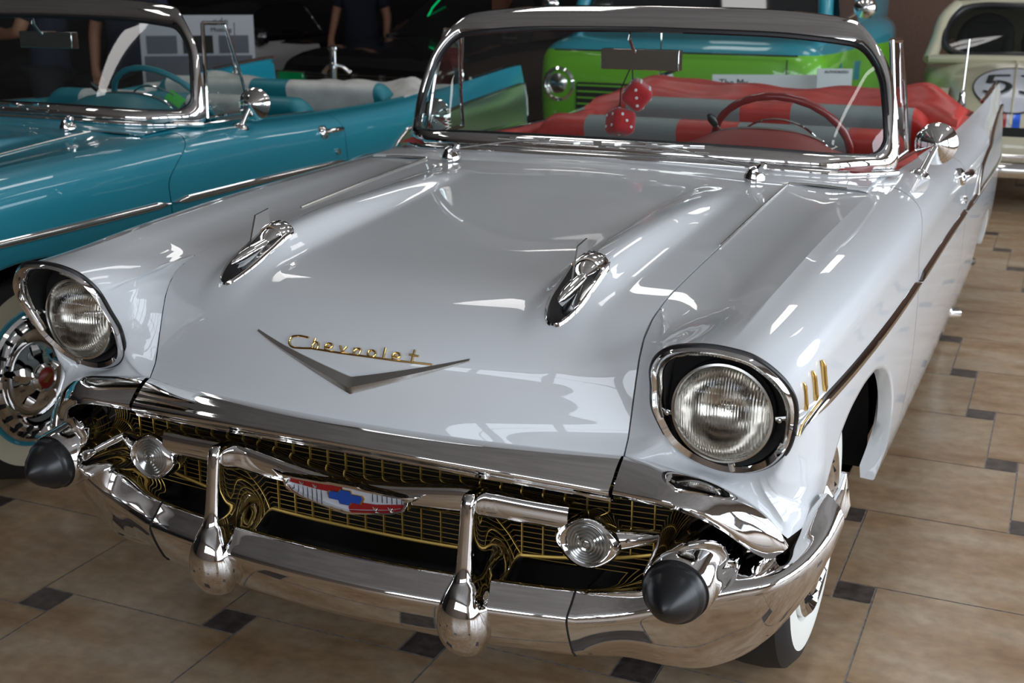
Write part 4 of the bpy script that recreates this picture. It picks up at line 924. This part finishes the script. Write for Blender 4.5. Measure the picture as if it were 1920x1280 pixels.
def van():
    LIME = mat('lime_paint', (.16, .50, .014), .35, 0, 1.0); TQ = mat('van_turquoise_paint', (.01, .26, .34), .35, 0, 1.0)
    TWO = mat('two_tone_paint', (.16, .50, .014), .35, 0, 1.0); n, l, b = nodes(TWO); tc = n.new('ShaderNodeTexCoord'); sp = n.new('ShaderNodeSeparateXYZ'); gt = n.new('ShaderNodeMath'); gt.operation = 'GREATER_THAN'; gt.inputs[1].default_value = 1.083
    mx = n.new('ShaderNodeMixRGB'); mx.inputs[1].default_value = (.16, .50, .014, 1); mx.inputs[2].default_value = (.01, .26, .34, 1); l.new(tc.outputs['Object'], sp.inputs[0]); l.new(sp.outputs[2], gt.inputs[0]); l.new(gt.outputs[0], mx.inputs[0]); l.new(mx.outputs[0], b.inputs['Base Color'])
    r = empty('panel_van', (-1.16, 5.86, 0)); tag(r, 'lime green and turquoise van parked nose forward behind the white convertible', 'van')
    W_, L_ = .97, 2.9
    def sec(y, inset, zt):
        w = W_-inset; return (y, [(0, zt), (w*.6, zt-.01), (w-.20, zt-.07), (w-.06, zt-.35 if zt > 1.6 else zt-.1), (w-.03, 1.20 if zt > 1.3 else zt-.14), (w, 1.12 if zt > 1.3 else zt-.2), (w, .95), (w, .70), (w-.03, .42), (w-.08, .32)])
    hoodz = pch([0, .05, .2, .55], [1.10, 1.14, 1.17, 1.20])
    def mk(y, inset, top): w = W_-inset; return (y, [(0, top), (w*.5, top), (w-.12, top-.02), (w-.02, top-.09), (w, top-.2), (w, .75), (w-.01, .60), (w-.03, .45), (w-.08, .32)])
    low = [mk(0, .20, 1.00), mk(.03, .10, 1.09), (mk(.10, .04, 1.14)), mk(.30, .01, 1.17), mk(.60, 0, 1.20), mk(1.2, 0, 1.24), mk(L_-.1, 0, 1.26), mk(L_, .08, 1.22)]
    rows = scaled_sections(low, 50); g = G(); g.grid(rows); h = G(); h.add(g.v, g.f); f = g.flipx(); h.add(f.v, f.f)
    h.fan([tuple(p) for p in rows[0]]+[(-p[0], p[1], p[2]) for p in rows[0][::-1]]); h.fan([tuple(p) for p in rows[-1]]+[(-p[0], p[1], p[2]) for p in rows[-1][::-1]])
    h.build('body', TWO, r, sharp=50)
    # cab / roof with windscreen
    DG = mat('van_glass', (.012, .014, .014), .04, 0, 1)
    pst = [(0.50, 1.18), (0.85, 1.88), (1.1, 1.98), (L_, 1.98), (L_, 1.18)]
    g = G(); cs = [(y, z) for y, z in cr(pst, 4)[:]]
    A = [(.86, .52, 1.18), (.74, .88, 1.88)]
    g.tube([(-.86, .50, 1.18), (-.76, .86, 1.88)], .05, 8); g.tube([(.86, .50, 1.18), (.76, .86, 1.88)], .05, 8)
    g.tube([(-.88, 1.35, 1.2), (-.80, 1.35, 1.9)], .04, 8); g.tube([(.88, 1.35, 1.2), (.80, 1.35, 1.9)], .04, 8)
    g.box((0, (.86+L_)/2, 1.95), (1.68, L_-.80, .12)); g.box((0, (1.4+L_)/2, 1.55), (1.80, L_-1.4, .78)); g.build('cab', TQ, r, bevel=.04)
    g = G(); g.grid([[(-.80, .54, 1.20), (-.72, .86, 1.86)], [(0, .48, 1.20), (0, .80, 1.86)], [(.80, .54, 1.20), (.72, .86, 1.86)]]); g.build('windscreen', DG, r)
    g = G(); g.grid([[(.93, .62, 1.24), (.80, .92, 1.84)], [(.93, 1.30, 1.24), (.81, 1.30, 1.84)]]); g.flipx(); g.build('side_glass', DG, r, smooth=False)
    g = G(); g.box((0, .005, .78), (1.30, .04, .20)); gr = g.build('grille_panel', MATTE, r, bevel=.02)
    g = G()
    for k in range(5): g.box((0, -.02, .70+k*.04), (1.26, .012, .010))
    g.build('grille_slat', LIME, gr, smooth=False)
    for s in (-1, 1):
        g = G(); g.lathe([(.115, .0), (.112, -.03), (.095, -.04), (.088, -.03), (.085, -.01)], (s*.77, .03, .86), (0, 1, 0), 32); o = g.build('headlamp_ring', CHROME, r)
        g = G(); g.lathe([(.088, -.012), (.06, -.03), (.001, -.036)], (s*.77, .03, .86), (0, 1, 0), 32); g.build('headlamp_lens', REFL, o)
        g = G(); g.lathe([(.07, -.01), (.065, -.05), (.04, -.07), (.001, -.075)], (s*1.08, .62, 1.36), (0, 1, 0), 24); g.tube([(s*1.08, .62, 1.36), (s*.92, .60, 1.26)], .01, 6); g.build('door_mirror', CHROME, r)
        for y in (.75, 2.4): generic_wheel(r, s*.97, y, .36, .2, CHROME)
    g = G(); g.box((0, -.06, .50), (1.86, .10, .16)); g.build('bumper', CHROME, r, bevel=.03)
    g = G(); g.tube([(x, -.008-.0*x, 1.083) for x in (-.80, .80)], .006, 6); g.tube([(.735, -.002, 1.06), (.735, -.002, .93)], .004, 6); g.build('belt_line', MATTE, r)
    OR = mat('orange_paint', (.55, .12, .02), .4, 0, 1); g = G()
    g.fan([(.86, -.03+.05, 1.0), (.89, .03, .97), (.90, .03, .90), (.88, .03, .86), (.84, .02, .90), (.83, .02, .97)]); 
    g = G(); P = lambda y, z: (W_+.003, y, z)
    g.prism([P(1.0, 1.0), P(1.5, .98), P(2.3, 1.06), P(2.8, .98), P(2.8, .86), P(2.2, .94), P(1.5, .84), P(1.0, .88)], (.003, 0, 0)); g.prism([P(.40, .95), P(.52, 1.02), P(.60, .90), P(.50, .80)], (.003, 0, 0)); g.build('side_stripe', TQ, r, smooth=False)
    g = G(); g.prism([P(.62, .98), P(.70, .98), P(.72, .78), P(.62, .78)], (.003, 0, 0)); g.build('orange_patch', OR, r, smooth=False)
van()

def beetle():
    CR = mat('cream_paint', (.47, .43, .31), .35, 0, 1.0); DG = glassy('small_car_glass', (.35, .38, .36))
    r = empty('compact_car', (.83, 7.1, 0), R(3)); r.scale = (.93, .93, .93); tag(r, 'cream rounded compact car with a black number 53 in a white disc on its bonnet', 'car')
    # central body: bonnet then scuttle
    def s_(y, w, zt, zs, zl): return (y, [(0, zt), (w*.45, zt-.012), (w*.80, zt-.06), (w, zs), (w+.02, (zs+zl)/2), (w, zl)])
    low = [s_(0.0, .26, .50, .46, .38), s_(.03, .34, .60, .50, .34), s_(.12, .42, .72, .56, .32), s_(.30, .49, .84, .62, .30), s_(.60, .54, .945, .70, .30), s_(.90, .59, 1.015, .80, .30), s_(1.08, .64, 1.045, .90, .28), s_(1.6, .70, 1.05, .97, .28), s_(2.6, .70, 1.05, .97, .28), s_(3.4, .60, .98, .85, .30), (3.9, [(0, .60), (.2, .6), (.35, .58), (.45, .52), (.45, .45), (.4, .35)])]
    rows = scaled_sections(low, 40, 6); g = G(); g.grid(rows); f = g.flipx(); h = G(); h.add(g.v, g.f); h.add(f.v, f.f); h.fan([tuple(p) for p in rows[0]]+[(-p[0], p[1], p[2]) for p in rows[0][::-1]]); h.build('body', CR, r, sharp=60)
    # roof shell: pillars + dome
    def rw(y): return {1.10: (1.05, .60), 1.30: (1.30, .56), 1.50: (1.44, .53), 1.80: (1.50, .52), 2.2: (1.49, .52), 2.7: (1.36, .50), 3.1: (1.16, .46), 3.4: (.98, .42)}[y]
    top = []
    for y in (1.50, 1.80, 2.2, 2.7, 3.1, 3.4):
        zt, w = rw(y); top.append((y, [(0, zt), (w*.6, zt-.02), (w*.92, zt-.09), (w+.06, zt-.22 if zt > 1.2 else zt-.05), (w+.10, zt-.25 if zt > 1.2 else zt-.07)]))
    rows = scaled_sections(top, 24); g = G(); g.grid(rows); f = g.flipx(); h = G(); h.add(g.v, g.f); h.add(f.v, f.f); h.build('roof', CR, r)
    g = G(); wsq = [(-.50, 1.17, 1.09), (-.56, 1.20, 1.15), (-.53, 1.42, 1.34), (-.45, 1.49, 1.415), (0, 1.47, 1.44), (.45, 1.49, 1.415), (.53, 1.42, 1.34), (.56, 1.20, 1.15), (.50, 1.17, 1.09), (0, 1.10, 1.075)]
    W1 = resample(cr(wsq, 6, True), 80, True); g.tube(W1, .028, 10, closed=True, mi=0)
    ws = g.build('windscreen_seal', RUBBER, r)
    g = G(); c = W1.mean(0)+np.array([0, -.02, 0]); g.grid([[c*(1-t)+p*t for t in (0, .5, 1)] for p in W1], cu=True); g.build('windscreen_glass', DG, ws)
    g = G()   # surround between body and roof
    for s in (-1, 1): g.tube(cr([(s*.66, 1.12, 1.02), (s*.62, 1.25, 1.17), (s*.585, 1.42, 1.34), (s*.50, 1.53, 1.44)], 5), [.055]*11+[.055]*5, 10)
    g.tube(cr([(-.66, 1.10, 1.03), (-.3, 1.03, 1.04), (.3, 1.03, 1.04), (.66, 1.10, 1.03)], 5), .035, 8); g.tube(cr([(-.50, 1.53, 1.44), (0, 1.52, 1.475), (.50, 1.53, 1.44)], 5), .04, 8); g.build('windscreen_pillar', CR, r)
    # wings
    for s in (-1, 1):
        g = G(); rows = []
        for i in range(21):
            a = PI*i/20; rows.append([(s*(.46+.33*math.sin(b)**.8), .50-.56*math.cos(a)*(.75+.25*math.sin(b)), .34+.52*math.sin(a)*(.55+.45*math.cos(b*.9))) for b in np.linspace(0, PI*.62, 12)])
        g.grid(rows); w = g.build('wing', CR, r)
        g = G(); g.lathe([(.001, -.03), (.06, -.025), (.09, -.005), (.098, .01), (.105, .012), (.108, .03)], (s*.63, .02, .66), (s*.05, 1, -.25), 28); g.build('headlamp', CHROME, w)
        for y in (.62, 3.0): generic_wheel(r, s*.74, y, .32, .16)
    g = G(); g.tube([(x, -.16+.10*abs(x)**2, .44) for x in np.linspace(-.66, .66, 20)], .016, 10); g.tube([(x, -.155+.12*abs(x)**2, .34) for x in np.linspace(-.74, .74, 20)], .035, 10, flat=1.5)
    for s in (-1, 1): g.tube([(s*.34, -.17, .30), (s*.34, -.19, .38), (s*.34, -.16, .47)], .026, 10)
    g.build('front_bumper', CHROME, r)
    # disc, number and stripes, laid on the bonnet
    zc2 = pch([0, .03, .12, .30, .60, .90, 1.08], [.50, .60, .72, .84, .945, 1.015, 1.045])
    wc2 = pch([0, .03, .12, .30, .60, .90, 1.08], [.26, .34, .42, .49, .54, .59, .64])
    def hp(x, y, d=.004):
        zt, w = zc2(y), wc2(y); a = abs(x)/w; z = zt-.012*(a/.45)**2 if a < .45 else zt-.012-.048*((a-.45)/.35)**1.3; return (x, y-d*.7, z+d)
    def ymap(t): return t
    g = G(); cy = .44
    g.fan([hp(0, cy, .004)]) if False else None
    rows = [[hp(.29*t*math.cos(a), cy+.33*t*math.sin(a), .007) for t in (0.02, .3, .6, .85, 1)] for a in [2*PI*k/48 for k in range(48)]]; g.grid(rows, cu=True); g.build('white_roundel', WHITE_E, r)
    g = G(); g.tube([hp(.29*math.cos(a), cy+.33*math.sin(a), .007) for a in [2*PI*k/48 for k in range(48)]], .006, 6, closed=True); g.build('roundel_border', MATTE, r)
    def digit(strokes, name):
        g = G()
        for s in strokes:
            C = cr([(x, y) for x, y in s], 5) if len(s) > 2 else np.array([np.array(s[0])*(1-t)+np.array(s[1])*t for t in np.linspace(0, 1, 6)])
            g.tube([hp(x*1.25, y, .010) for x, y in C], .024, 8, flat=.25)
        g.build(name, MATTE, r)
    digit([[(-.03, .60), (-.135, .60)], [(-.135, .60), (-.145, .46)], [(-.145, .46), (-.09, .485), (-.035, .43), (-.045, .34), (-.11, .295), (-.165, .335)]], 'number_five')
    digit([[(.035, .59), (.09, .615), (.145, .565), (.12, .485), (.08, .47)], [(.08, .47), (.135, .445), (.150, .37), (.10, .30), (.03, .325)]], 'number_three')
    for x0, w, m_ in ((-.065, .035, RED_E), (-.03, .035, WHITE_E), (.012, .05, BLUE_E)):
        g = G(); g.grid([[hp(x0+w*q, y, .005) for q in (0, .5, 1)] for y in np.linspace(.02, .15, 8)]); g.build('racing_stripe', m_, r)
    g = G(); g.tube([hp(0, y, .004) for y in np.linspace(.05, 1.0, 14)], .010, 8); g.build('bonnet_moulding', CR, r)
    g = G()
    for s in (-1, 1): g.tube(cr([(s*.26, 1.9, .9), (s*.26-.17, 1.92, 1.0), (s*.26-.15, 1.95, 1.25), (s*.26, 1.96, 1.32), (s*.26+.15, 1.95, 1.25), (s*.26+.17, 1.92, 1.0)], 4), .06, 10); g.box((s*.26, 1.94, 1.1), (.30, .10, .40))
    g.build('front_seat', mat('dark_grey_seat', (.03, .032, .03), .7), r, bevel=.03)
beetle()

def person(loc, rz, shirt, arms, label, name='person', trousers=(.015, .016, .02)):
    r = empty(name, loc, rz); tag(r, label, 'person')
    SK = mat('skin', (.33, .155, .09), .55); SH = mat('navy_shirt', shirt, .9); TR = mat('dark_trousers', trousers, .9); HR = mat('dark_hair', (.02, .013, .01), .8)
    def skin(name, V, E_, Rr, m, parent):
        me = bpy.data.meshes.new(name); me.from_pydata(V, E_, []); o = bpy.data.objects.new(name, me); COL.objects.link(o); me.materials.append(m); o.parent = parent
        md = o.modifiers.new('skin', 'SKIN'); md.use_smooth_shade = True
        for i, q in enumerate(Rr): me.skin_vertices[0].data[i].radius = q if hasattr(q, '__len__') else (q, q)
        me.skin_vertices[0].data[0].use_root = True
        s = o.modifiers.new('sub', 'SUBSURF'); s.levels = 2; s.render_levels = 2; return o
    V = [(0, 0, .95), (0, 0, 1.15), (0, 0, 1.38), (0, 0, 1.50), (0, -.01, 1.58), (0, -.02, 1.66), (0, -.01, 1.76)]; Rr = [(.11, .08), (.12, .09), (.14, .095), (.055, .055), (.05, .05), (.075, .09), (.05, .06)]; E_ = [(0, 1), (1, 2), (2, 3), (3, 4), (4, 5), (5, 6)]
    for s in (-1, 1):
        b = len(V); V += [(s*.10, 0, .88), (s*.11, -.01, .50), (s*.12, .01, .09), (s*.12, -.12, .04)]; Rr += [.070, .055, .042, .04]; E_ += [(0, b), (b, b+1), (b+1, b+2), (b+2, b+3)]
        b = len(V); A = arms[0 if s < 0 else 1]; V += [(s*.19, 0, 1.42)]+[tuple(q) for q in A]; Rr += [.062, .048, .034, .03]; E_ += [(2, b), (b, b+1), (b+1, b+2), (b+2, b+3)]
        h = Vector(A[2]); d = (Vector(A[2])-Vector(A[1])).normalized(); sd = d.cross(Vector((0, 1, .2))).normalized()
        for k, (off, L) in enumerate(((-.024, .06), (-.008, .075), (.008, .07), (.024, .055))):
            c0 = len(V); V += [tuple(h+d*.05+sd*off), tuple(h+d*(.05+L)+sd*off*1.3)]; Rr += [.010, .008]; E_ += [(b+3, c0), (c0, c0+1)]
        c0 = len(V); V += [tuple(h+d*.02+sd*.035), tuple(h+d*.06+sd*.05)]; Rr += [.011, .009]; E_ += [(b+3, c0), (c0, c0+1)]
    skin('body', V, E_, Rr, SK, r)
    V = [(0, 0, .84), (0, 0, 1.12), (0, 0, 1.38), (0, 0, 1.47)]; Rr = [(.20, .155), (.175, .13), (.18, .125), (.075, .07)]; E_ = [(0, 1), (1, 2), (2, 3)]
    for s in (-1, 1): A = arms[0 if s < 0 else 1]; b = len(V); e = Vector((s*.19, 0, 1.42))*.25+Vector(A[0])*.75; V += [(s*.185, 0, 1.42), tuple(e)]; Rr += [.085, .075]; E_ += [(2, b), (b, b+1)]
    sh = skin('shirt', V, E_, Rr, SH, r)
    g = G(); g.lathe([(.150, 1.16), (.172, 1.08), (.182, .98), (.190, .87), (.186, .865), (.15, .90)], (0, 0, 0), (0, 0, 1), 28, ref=(1, 0, 0), sx=.74); g.build('shirt_hem', SH, sh)
    V = [(0, 0, 1.0)]; Rr = [(.175, .135)]; E_ = []
    for s in (-1, 1): b = len(V); V += [(s*.105, 0, .78), (s*.11, -.01, .50), (s*.12, .01, .12)]; Rr += [.115, .085, .07]; E_ += [(0, b), (b, b+1), (b+1, b+2)]
    skin('trousers', V, E_, Rr, TR, r)
    g = G(); g.lathe([(.001, .11), (.06, .095), (.088, .05), (.092, 0), (.080, -.05)], (0, .012, 1.70), (0, .15, 1), 20, sx=1); g.build('hair', HR, r)
    return r
A1 = [(-.27, .02, 1.13), (-.26, -.06, .88), (-.25, -.08, .84)]
A2 = [(.27, .02, 1.13), (.26, -.06, .88), (.25, -.08, .84)]
person((-5.09, 5.39, 0), R(25), (.010, .014, .03), (A1, A2), 'person in a navy T-shirt with arms hanging, seen through the turquoise windscreen')
B1 = [(-.25, -.10, 1.15), (-.10, -.33, 1.12), (-.07, -.37, 1.13)]
B2 = [(.25, -.10, 1.15), (.08, -.33, 1.12), (.05, -.37, 1.13)]
person((-5.60, 5.10, 0), R(-70), (.010, .014, .03), (B1, B2), 'person in a navy T-shirt holding a red camera up, left of the other visitor')
g = G(); g.box((0, 0, 0), (.15, .06, .09)); g.lathe([(.035, 0), (.035, .05), (.028, .052), (.001, .05)], (0, -.03, 0), (0, -1, 0), 20); o = g.build('camera', mat('red_camera_body', (.6, .03, .01), .4), None, bevel=.01); o.location = (-6.05, 4.94, 1.20); o.rotation_euler = (0, 0, R(-70)); tag(o, 'small red camera held in the left visitor\'s hands', 'camera')
C1 = [(-.26, .0, 1.14), (-.30, -.12, .92), (-.30, -.15, .88)]
person((-5.60, 9.45, 0), R(25), (.008, .010, .02), (C1, A2), 'person in dark blue standing beside the black car with green lamps')

# poster board on a stand
def poster():
    r = empty('information_board', (-4.33, 5.18, 0), R(38)); tag(r, 'grey and white information board on a stand behind the turquoise windscreen', 'sign')
    PB = mat('poster_paper', (.36, .37, .40), .6); PG = mat('poster_dark_band', (.075, .08, .10), .6)
    g = G(); g.box((0, 0, 1.03), (.76, .02, .50)); g.build('board_panel', PB, r, smooth=False)
    g = G(); g.tube([(0, .02, 1.0), (0, .04, .02)], .018, 10); g.box((0, .04, .01), (.36, .30, .02)); g.build('stand', STEEL, r)
    g = G(); g.box((0, -.0115, .90), (.72, .003, .22)); g.build('printed_band', PG, r, smooth=False)
    for k in range(3): g = G(); g.box((-.24+.24*k, -.0125, 1.085), (.20, .003, .12)); g.build('printed_photo', PG if k != 1 else MATTE, r, smooth=False)
    text_part('ade', 'board_title', .072, mat('print_grey', (.06, .06, .07), .6), (.16, -.013, 1.215), (1, 0, 0), (0, 0, 1), r, .0008)
    text_part('Mustang', 'board_subtitle', .042, MATTE, (.16, -.013, 1.170), (1, 0, 0), (0, 0, 1), r, .0008)
poster()
def stanchion():
    r = empty('barrier_post', (-3.46, 5.52, 0)); tag(r, 'chrome barrier post standing behind the turquoise tail', 'post')
    g = G(); g.lathe([(.16, 0), (.16, .015), (.03, .03), (.025, .05), (.025, .93), (.034, .935), (.034, .965), (.025, .97), (.025, 1.05), (.036, 1.06), (.036, 1.075), (.001, 1.085)], (0, 0, 0), (0, 0, 1), 24); g.build('pole', CHROME, r)
    for a in (R(20), R(160)): g = G(); g.tube([(0, 0, .955), (.06*math.cos(a), .06*math.sin(a), .945), (.115*math.cos(a), .115*math.sin(a), .90)], [.014, .015, .018], 10); g.build('rope_hook', CHROME, r)
stanchion()
def sign(name, loc, size, txt, th, label, hgt, rz=0):
    r = empty(name, loc, rz); tag(r, label, 'sign')
    g = G(); g.box((0, 0, hgt), (size[0], .008, size[1])); g.build('sign_panel', mat('white_card', (.55, .57, .58), .5), r, smooth=False)
    g = G(); g.tube([(0, .01, hgt-.02), (0, .03, .02)], .010, 8); g.box((0, .03, .01), (.3, .2, .02)); g.build('sign_stand', STEEL, r)
    text_part(txt, 'sign_text', th, MATTE, (-size[0]/2+.04, -.006, hgt+size[1]/2-th*1.15), (1, 0, 0), (0, 0, 1), r, .001, 'LEFT')
sign('name_sign', (-.45, 5.42, 0), (.62, .34), 'The My', .055, 'wide white sign on a stand in front of the lime van', .83, R(24))
sign('notice_card', (-.06, 5.45, 0), (.20, .13), 'AUTHORIZED', .022, 'small white notice card standing right of the wide white sign', .98, R(24))
r = empty('belt_barrier', (1.62, 5.42, 0)); tag(r, 'black belt barrier strung in front of the cream compact car', 'barrier')
g = G(); g.box((0, 0, .74), (1.92, .004, .05)); g.build('belt', MATTE, r, smooth=False)
for s in (-1, 1): g = G(); g.lathe([(.16, 0), (.16, .012), (.03, .03), (.028, .05), (.028, .78), (.03, .80), (.001, .805)], (s*.97, 0, 0), (0, 0, 1), 24); g.build('barrier_post', BLACK, r)
# wooden post at the back
g = G(); g.box((-3.75, 8.9, ZC/2), (.14, .14, ZC)); g.build('trim_1', noisy(mat('brown_post', (.16, .06, .03), .5), 4, (.13, .05, .028), (.20, .08, .045)), smooth=False)['kind'] = 'structure'

# furry dice on the mirror
def die(loc, rot, label, top):
    r = empty('fuzzy_die', loc); r.rotation_euler = rot; tag(r, label, 'die', 'pair of plush dice')
    g = G(); g.box((0, 0, 0), (.082, .082, .082)); o = g.build('plush_cube', REDF, r, bevel=.022)
    o.modifiers['bevel'].segments = 5
    g = G(); s = .0415
    P = {1: [(0, 0)], 2: [(-1, -1), (1, 1)], 3: [(-1, -1), (0, 0), (1, 1)], 4: [(-1, -1), (-1, 1), (1, -1), (1, 1)], 5: [(-1, -1), (-1, 1), (1, -1), (1, 1), (0, 0)], 6: [(-1, -1), (-1, 0), (-1, 1), (1, -1), (1, 0), (1, 1)]}
    k = 0
    for n_, ax in ((3, (0, -1, 0)), (5, (1, 0, 0)), (6, (0, 0, 1)), (4, (-1, 0, 0)), (1, (0, 0, -1)), (2, (0, 1, 0))):
        a = Vector(ax); u = Vector((0, 0, 1)) if abs(a.z) < .5 else Vector((1, 0, 0)); v = a.cross(u)
        for i, j in P[n_]:
            d = G(); d.lathe([(.0050, -.0004), (.0046, .0010), (.001, .0016)], a*s+u*i*.018+v*j*.018, a, 14); d.build('white_spot', DOT, r)
    g = G(); M_ = r.matrix_basis.inverted() if False else None
    return r
D1 = die((-.052, 1.93, 1.186), (R(12), R(38), R(24)), 'upper red plush die hanging from the mirror of the white convertible', None)
D2 = die((-.101, 1.915, 1.098), (R(-14), R(12), R(48)), 'lower red plush die hanging from the mirror of the white convertible', None)
g = G(); g.tube([(-.075, 1.943, 1.268), (-.070, 1.935, 1.235), (-.060, 1.93, 1.222)], .0022, 6); g.tube([(-.082, 1.943, 1.268), (-.108, 1.93, 1.20), (-.106, 1.92, 1.138)], .0022, 6); g.tube([(-.082, 1.943, 1.268), (-.078, 1.943, 1.278), (-.075, 1.943, 1.268)], .0022, 6)
o = g.build('dice_cord', MATTE); tag(o, 'thin black cord tying the two plush dice to the mirror', 'cord')
white = make_convertible('convertible_car', WHITE, REDV, GREYV, REDD, REDP, REDV, 'white')
tag(white, 'white 1950s convertible with gold grille and red interior, filling the foreground', 'car')
teal = make_convertible('convertible_car', TEAL, TEALV, WHITEV, TEALV, TEALV, WHITEV, 'teal')
tag(teal, 'turquoise 1950s convertible with white folded top, parked left of the white one', 'car')
teal.location = (-2.4127, .0469, 0); teal.rotation_euler = (0, 0, .05334)
for t in (white, teal): del t['paint_mat']
g = G(); g.box((0, 0, 0), (.075, .004, .045)); o = g.build('price_tag', GREENT, smooth=False); o.parent = None
import mathutils
o.matrix_world = teal.matrix_basis @ mathutils.Matrix.Translation((.49, 2.02, 1.075)) @ mathutils.Euler((R(-35), R(30), 0)).to_matrix().to_4x4()
tag(o, 'bright green tag fixed to the horn ring of the turquoise convertible', 'tag')
